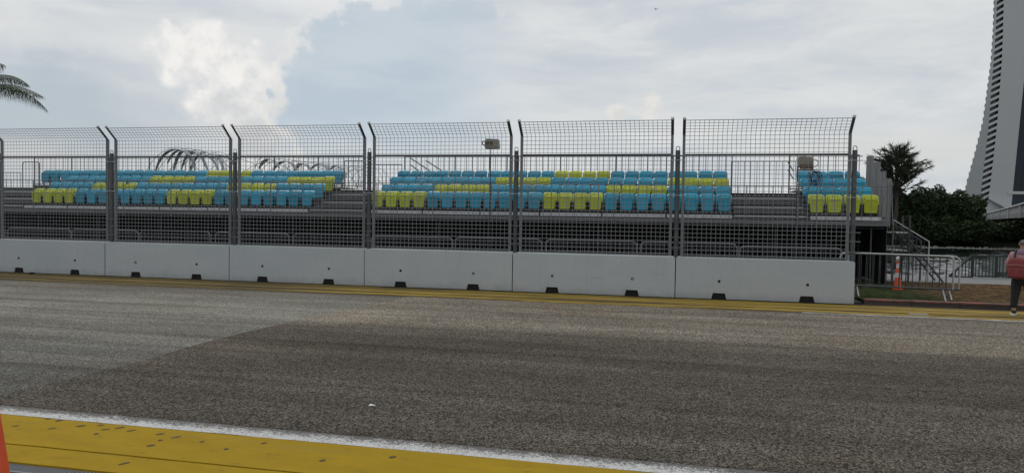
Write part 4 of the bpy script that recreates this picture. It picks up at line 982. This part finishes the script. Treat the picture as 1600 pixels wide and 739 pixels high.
for i, (s, a0, a1, tw_) in enumerate(cl):
    d, sd_ = hframe(s); vs = []; fs = []; wd = 1.0 if i < 9 else 1.7
    for j in range(13):
        a = a0 + (a1 - a0) * j / 12; w2 = wd * (0.25 + 0.75 * math.sin(PI * j / 12))
        for rr2 in (R1 - 0.3 - 0.12 * (i % 3), R1 - 0.4 - 0.12 * (i % 3)):
            for e in (-w2 / 2, w2 / 2): vs.append(axis(s) + sd_ * rr2 * math.cos(a) + Vector((0, 0, rr2 * math.sin(a))) + d * (e - (1.8 + tw_) * math.cos(a)))
    for j in range(12):
        o = 4 * j; fs += [(o, o + 1, o + 5, o + 4), (o + 2, o + 6, o + 7, o + 3), (o, o + 4, o + 6, o + 2), (o + 1, o + 3, o + 7, o + 5)]
    mb = MB(); mb.add(vs, fs); part('canopy', mb, canopy_m, hx, HO)
mb = MB()
pts = [(axis(i / 20), hframe(i / 20)[1]) for i in range(21)]; vs = []; fs = []
for a, sd_ in pts: vs += [a + sd_ * 3 + Vector((0, 0, -5)), a - sd_ * 3 + Vector((0, 0, -5)), a - sd_ * 3 + Vector((0, 0, -5.5)), a + sd_ * 3 + Vector((0, 0, -5.5))]
for i in range(20):
    for k in range(4): fs.append((4 * i + k, 4 * i + (k + 1) % 4, 4 * i + 4 + (k + 1) % 4, 4 * i + 4 + k))
mb.add(vs, fs); part('walkway', mb, bridge_m, hx, HO)
for s in (0.1, 0.5, 0.9):
    mb = MB(); a = axis(s); mb.tube([(a.x - 3, a.y, -2), (a.x, a.y, 2.1), (a.x + 3, a.y, -2)], 0.3, 6); part('support', mb, helix_m, hx, HO)

# ---------------------------------------------------------------- person with backpack
def skin(name, verts, edges_, radii, root, material, parent, lv=2):
    me = bpy.data.meshes.new(name); me.from_pydata(verts, edges_, []); o = bpy.data.objects.new(name, me); COL.objects.link(o)
    md = o.modifiers.new('skin', 'SKIN'); md.use_smooth_shade = True
    sv = me.skin_vertices[0].data
    for i, r in enumerate(radii):
        sv[i].radius = r if isinstance(r, tuple) else (r, r); sv[i].use_root = (i == root)
    s2 = o.modifiers.new('sub', 'SUBSURF'); s2.levels = lv; s2.render_levels = lv
    dg = bpy.context.evaluated_depsgraph_get(); m2 = bpy.data.meshes.new_from_object(o.evaluated_get(dg))
    o.modifiers.clear(); o.data = m2; m2.name = name; m2.materials.clear(); m2.materials.append(material)
    m2.polygons.foreach_set('use_smooth', [True] * len(m2.polygons))
    bpy.data.meshes.remove(me)
    if parent: o.parent = parent
    return o
skin_m = mat('skin', (0.36, 0.21, 0.14), 0.55, 0, 0.1, 12)
top_m = mat('pink_top', (0.40, 0.22, 0.235), 0.85, 0, 0.15, 14, 0.5, 30)
scarf_m = mat('mauve_hood', (0.25, 0.16, 0.23), 0.9, 0, 0.2, 14, 0.5, 30)
trou_m = mat('black_trousers', (0.012, 0.012, 0.014), 0.9, 0, 0.2, 10)
hair_m = mat('grey_hair', (0.20, 0.185, 0.175), 0.7, 0, 0.5, 40, 0.8, 60, stretch=(1, 1, 0.3))
shoe_m = mat('black_shoe', (0.012, 0.012, 0.013), 0.6)
sole_m = mat('white_sole', (0.65, 0.65, 0.63), 0.6)
pack_m = mat('red_backpack_fabric', (0.19, 0.035, 0.035), 0.85, 0, 0.35, 7, 0.9, 10, dirt=(0.28, 0.075, 0.07), dscale=9)
PR = -0.65
pe = thing('person', 'person in pink top and dark trousers with a red backpack, walking at the right edge', 'person', (7.17, 17.62, 0.008), PR)
V = [(0, 0, .86), (0, -.01, 1.02), (0, -.03, 1.16), (0, -.03, 1.27), (0, 0.0, 1.37), (0, 0.02, 1.44), (0, 0.03, 1.535)]
Rr = [(.13, .13), (.12, .12), (.13, .13), (.10, .10), .048, .075, .078]
Ed = [(0, 1), (1, 2), (2, 3), (3, 4), (4, 5), (5, 6)]
def addv(p, r, e): V.append(p); Rr.append(r); Ed.append((e, len(V) - 1)); return len(V) - 1
for s_ in (-1, 1):
    i = addv((s_ * .095, 0, .78), .095, 0)
    fwd = 0.16 if s_ > 0 else -0.10
    i = addv((s_ * .10, fwd * .75 + .02, .45), .062, i); i = addv((s_ * .10, fwd - (0 if s_ > 0 else .05), .10), .04, i); i = addv((s_ * .11, fwd + .12 - (0 if s_ > 0 else .05), .05), .033, i)
    i = addv((s_ * .17, -.02, 1.29), .055, 3); i = addv((s_ * .245, -.05, 1.04), .042, i); i = addv((s_ * .235, .12, .90), .030, i); pw = addv((s_ * .225, .19, .87), .026, i)
    for q in range(4):
        f1 = addv((s_ * (.225 + (q - 1.5) * .002), .235 + (.004 if q in (1, 2) else 0), .895 - q * .019), .0095, pw)
        f2 = addv((s_ * .213, .262 + (.006 if q in (1, 2) else 0), .887 - q * .019), .0085, f1); addv((s_ * .192, .262, .880 - q * .018), .0075, f2)
    t1 = addv((s_ * .205, .20, .905), .010, pw); addv((s_ * .19, .235, .912), .0085, t1)
body = skin('body', V, Ed, Rr, 0, skin_m, pe)
mb = MB(); mb.lathe([(0.004, 0), (0.014, 0.01), (0.010, 0.03), (0.004, 0.045)], 8, (0, 0.115, 1.485)); part('nose', mb, skin_m, pe)
for s_ in (-1, 1):
    mb = MB(); mb.lathe([(0.002, -0.03), (0.016, -0.018), (0.02, 0.01), (0.01, 0.03)], 8, (s_ * 0.08, 0.03, 1.50)); part('ear', mb, skin_m, pe)
    mb = MB(); mb.lathe([(0.002, -.008), (0.009, -.003), (0.009, .003), (0.002, .008)], 8, (s_ * 0.03, 0.102, 1.52)); part('eye', mb, shoe_m, pe)
mb = MB(); mb.box((-.022, .09, 1.452), (.022, .101, 1.460)); part('mouth', mb, mat('lip', (0.3, 0.1, 0.09), 0.5), pe)
# clothes
V = []; Rr = []; Ed = []
V = [(0, 0, .82), (0, -.01, .95), (0, -.02, 1.10), (0, -.03, 1.22), (0, -.01, 1.33)]; Rr = [(.19, .19), (.185, .185), (.18, .18), (.155, .155), (.075, .075)]; Ed = [(0, 1), (1, 2), (2, 3), (3, 4)]
for s_ in (-1, 1):
    i = addv((s_ * .185, -.02, 1.27), .085, 3); i = addv((s_ * .265, -.05, 1.04), .068, i); addv((s_ * .245, .105, .91), .048, i)
skin('top', V, Ed, Rr, 0, top_m, pe)
V = [(0, 0, .88), (0, 0, .80)]; Rr = [(.165, .165), (.165, .165)]; Ed = [(0, 1)]
for s_ in (-1, 1):
    fwd = 0.16 if s_ > 0 else -0.10
    i = addv((s_ * .10, 0.01, .70), .125, 1); i = addv((s_ * .105, fwd * .75 + .02, .45), .088, i); addv((s_ * .105, fwd - (0 if s_ > 0 else .05), .13), .065, i)
skin('trousers', V, Ed, Rr, 0, trou_m, pe)
V = [(0, -.085, 1.24), (0, -.07, 1.33), (0, -.03, 1.385)]; Rr = [(.10, .06), (.115, .08), (.08, .07)]; Ed = [(0, 1), (1, 2)]
skin('hood', V, Ed, Rr, 0, scarf_m, pe)
for s_ in (-1, 1):
    fwd = 0.16 if s_ > 0 else -0.10; y0 = fwd - (0 if s_ > 0 else .05)
    o = skin('shoe', [(s_ * .10, y0 - .03, .075), (s_ * .105, y0 + .06, .062), (s_ * .11, y0 + .15, .048)], [(0, 1), (1, 2)], [.05, .046, .036], 0, shoe_m, pe)
    mb = MB(); out = [(s_ * .106 + dx, y0 + dy) for dx, dy in ((-.035, -.08), (.035, -.08), (.045, .05), (.045, .13), (.025, .195), (-.02, .195), (-.042, .13), (-.04, .03))]
    mb.add([(x, y, 0.0) for x, y in out] + [(x, y, 0.028) for x, y in out], [tuple(range(8))[::-1], tuple(range(8, 16))] + [(k, (k + 1) % 8, 8 + (k + 1) % 8, 8 + k) for k in range(8)]); part('sole', mb, sole_m, o)
V = [(0, .02, 1.475), (0, .012, 1.53), (0, .02, 1.575), (0, -.055, 1.56), (0, -.10, 1.555)]; Rr = [.082, .096, .06, .05, .045]; Ed = [(0, 1), (1, 2), (1, 3), (3, 4)]
hr = skin('hair', V, Ed, Rr, 1, hair_m, pe)
for v_ in hr.data.vertices:
    n_ = noise.noise(v_.co * 28) * 0.014 + noise.noise(v_.co * 60) * 0.007
    d = (v_.co - Vector((0, 0, 1.52))).normalized(); v_.co += d * n_
mb = MB()
for i in range(90):
    d = Vector((random.gauss(0, 1), random.gauss(-.4, 1), random.gauss(.3, .8))).normalized(); p = Vector((0, .005, 1.525)) + d * .088
    e = p + d * random.uniform(.012, .035) + Vector((0, 0, -.012)); w_ = d.cross(Vector((.3, .2, 1))).normalized() * .004; mb.add([p - w_, p + w_, e], [(0, 1, 2)])
part('loose_strands', mb, hair_m, hr, kind='stuff')
# backpack: carried, a thing of its own
bp_ = thing('backpack', 'rounded red backpack worn by the person at the right edge', 'backpack', (7.17, 17.62, 0.0), PR)
mb = MB(); vs = []; fs = []; nu, nv_ = 20, 12
for j in range(nv_ + 1):
    for i in range(nu):
        a = 2 * PI * i / nu; q = (j / nv_ - .5) * PI; ex = .55
        cx = math.copysign(abs(math.cos(a)) ** ex, math.cos(a)); cy = math.copysign(abs(math.sin(a)) ** ex, math.sin(a)); rr2 = abs(math.cos(q)) ** .5 if 0 < j < nv_ else 0; z = math.copysign(abs(math.sin(q)) ** .8, math.sin(q))
        k = 1 + .07 * noise.noise((cx * 2, cy * 2, z * 2.5)); vs.append((.205 * cx * rr2 * k, -.275 + .115 * cy * rr2 * k, 1.00 + .215 * z * k))
for j in range(nv_):
    for i in range(nu): fs.append((j * nu + i, j * nu + (i + 1) % nu, (j + 1) * nu + (i + 1) % nu, (j + 1) * nu + i))
mb.add(vs, fs, True); part('bag', mb, pack_m, bp_)
mb = MB(); mb.plate(rrect(-.15, .15, .82, 1.01, .05), -.415, -.36, .02); part('front_pocket', mb, pack_m, bp_)
mb = MB(); mb.tube([(-.17, -.385, 1.07), (0, -.40, 1.085), (.17, -.385, 1.07)], .006, 5); part('zip', mb, mat('pale_zip', (0.45, 0.2, 0.18), 0.6), bp_)
for s_ in (-1, 1):
    mb = MB(); mb.tube([(s_ * .10, -.22, 1.20), (s_ * .115, -.13, 1.33), (s_ * .12, -.02, 1.385), (s_ * .125, .10, 1.31), (s_ * .14, .17, 1.12), (s_ * .16, .05, .93), (s_ * .16, -.18, .86)], .022, 6); part('strap', mb, pack_m if s_ > 0 else shoe_m, bp_)

# ---------------------------------------------------------------- small things
mb = MB(); mb.add([(-.035, -.015, .004), (.03, -.02, .012), (.038, .012, .005), (-.028, .02, .018), (0, 0, .022)], [(0, 1, 4), (1, 2, 4), (2, 3, 4), (3, 0, 4), (0, 3, 2, 1)])
tag(part('paper_scrap', mb, paper_m, None, (-3.01, 6.98, 0)), 'tiny white paper scrap lying on the dark asphalt', 'litter')
bd = thing('bird', 'tiny dark bird high in the pale sky right of centre', 'bird', (-5.1, 150, 43.1), 0.5)
mb = MB(); mb.tube([(0, -.3, 0), (0, 0, .03), (0, .25, .05), (0, .36, .06)], .1, 6, taper=[.3, 1, .8, .4]); part('body', mb, black_m, bd)
for s_ in (-1, 1):
    mb = MB(); mb.add([(s_ * .05, .12, .06), (s_ * .05, -.1, .06), (s_ * .35, -.02, .2), (s_ * .35, .14, .2), (s_ * .62, -.1, .12), (s_ * .05, .0, .03), (s_ * .35, .05, .17)], [(0, 1, 2, 3), (3, 2, 4), (0, 3, 6, 5), (1, 5, 6, 2), (3, 4, 6), (4, 2, 6)]); part('wing', mb, black_m, bd)
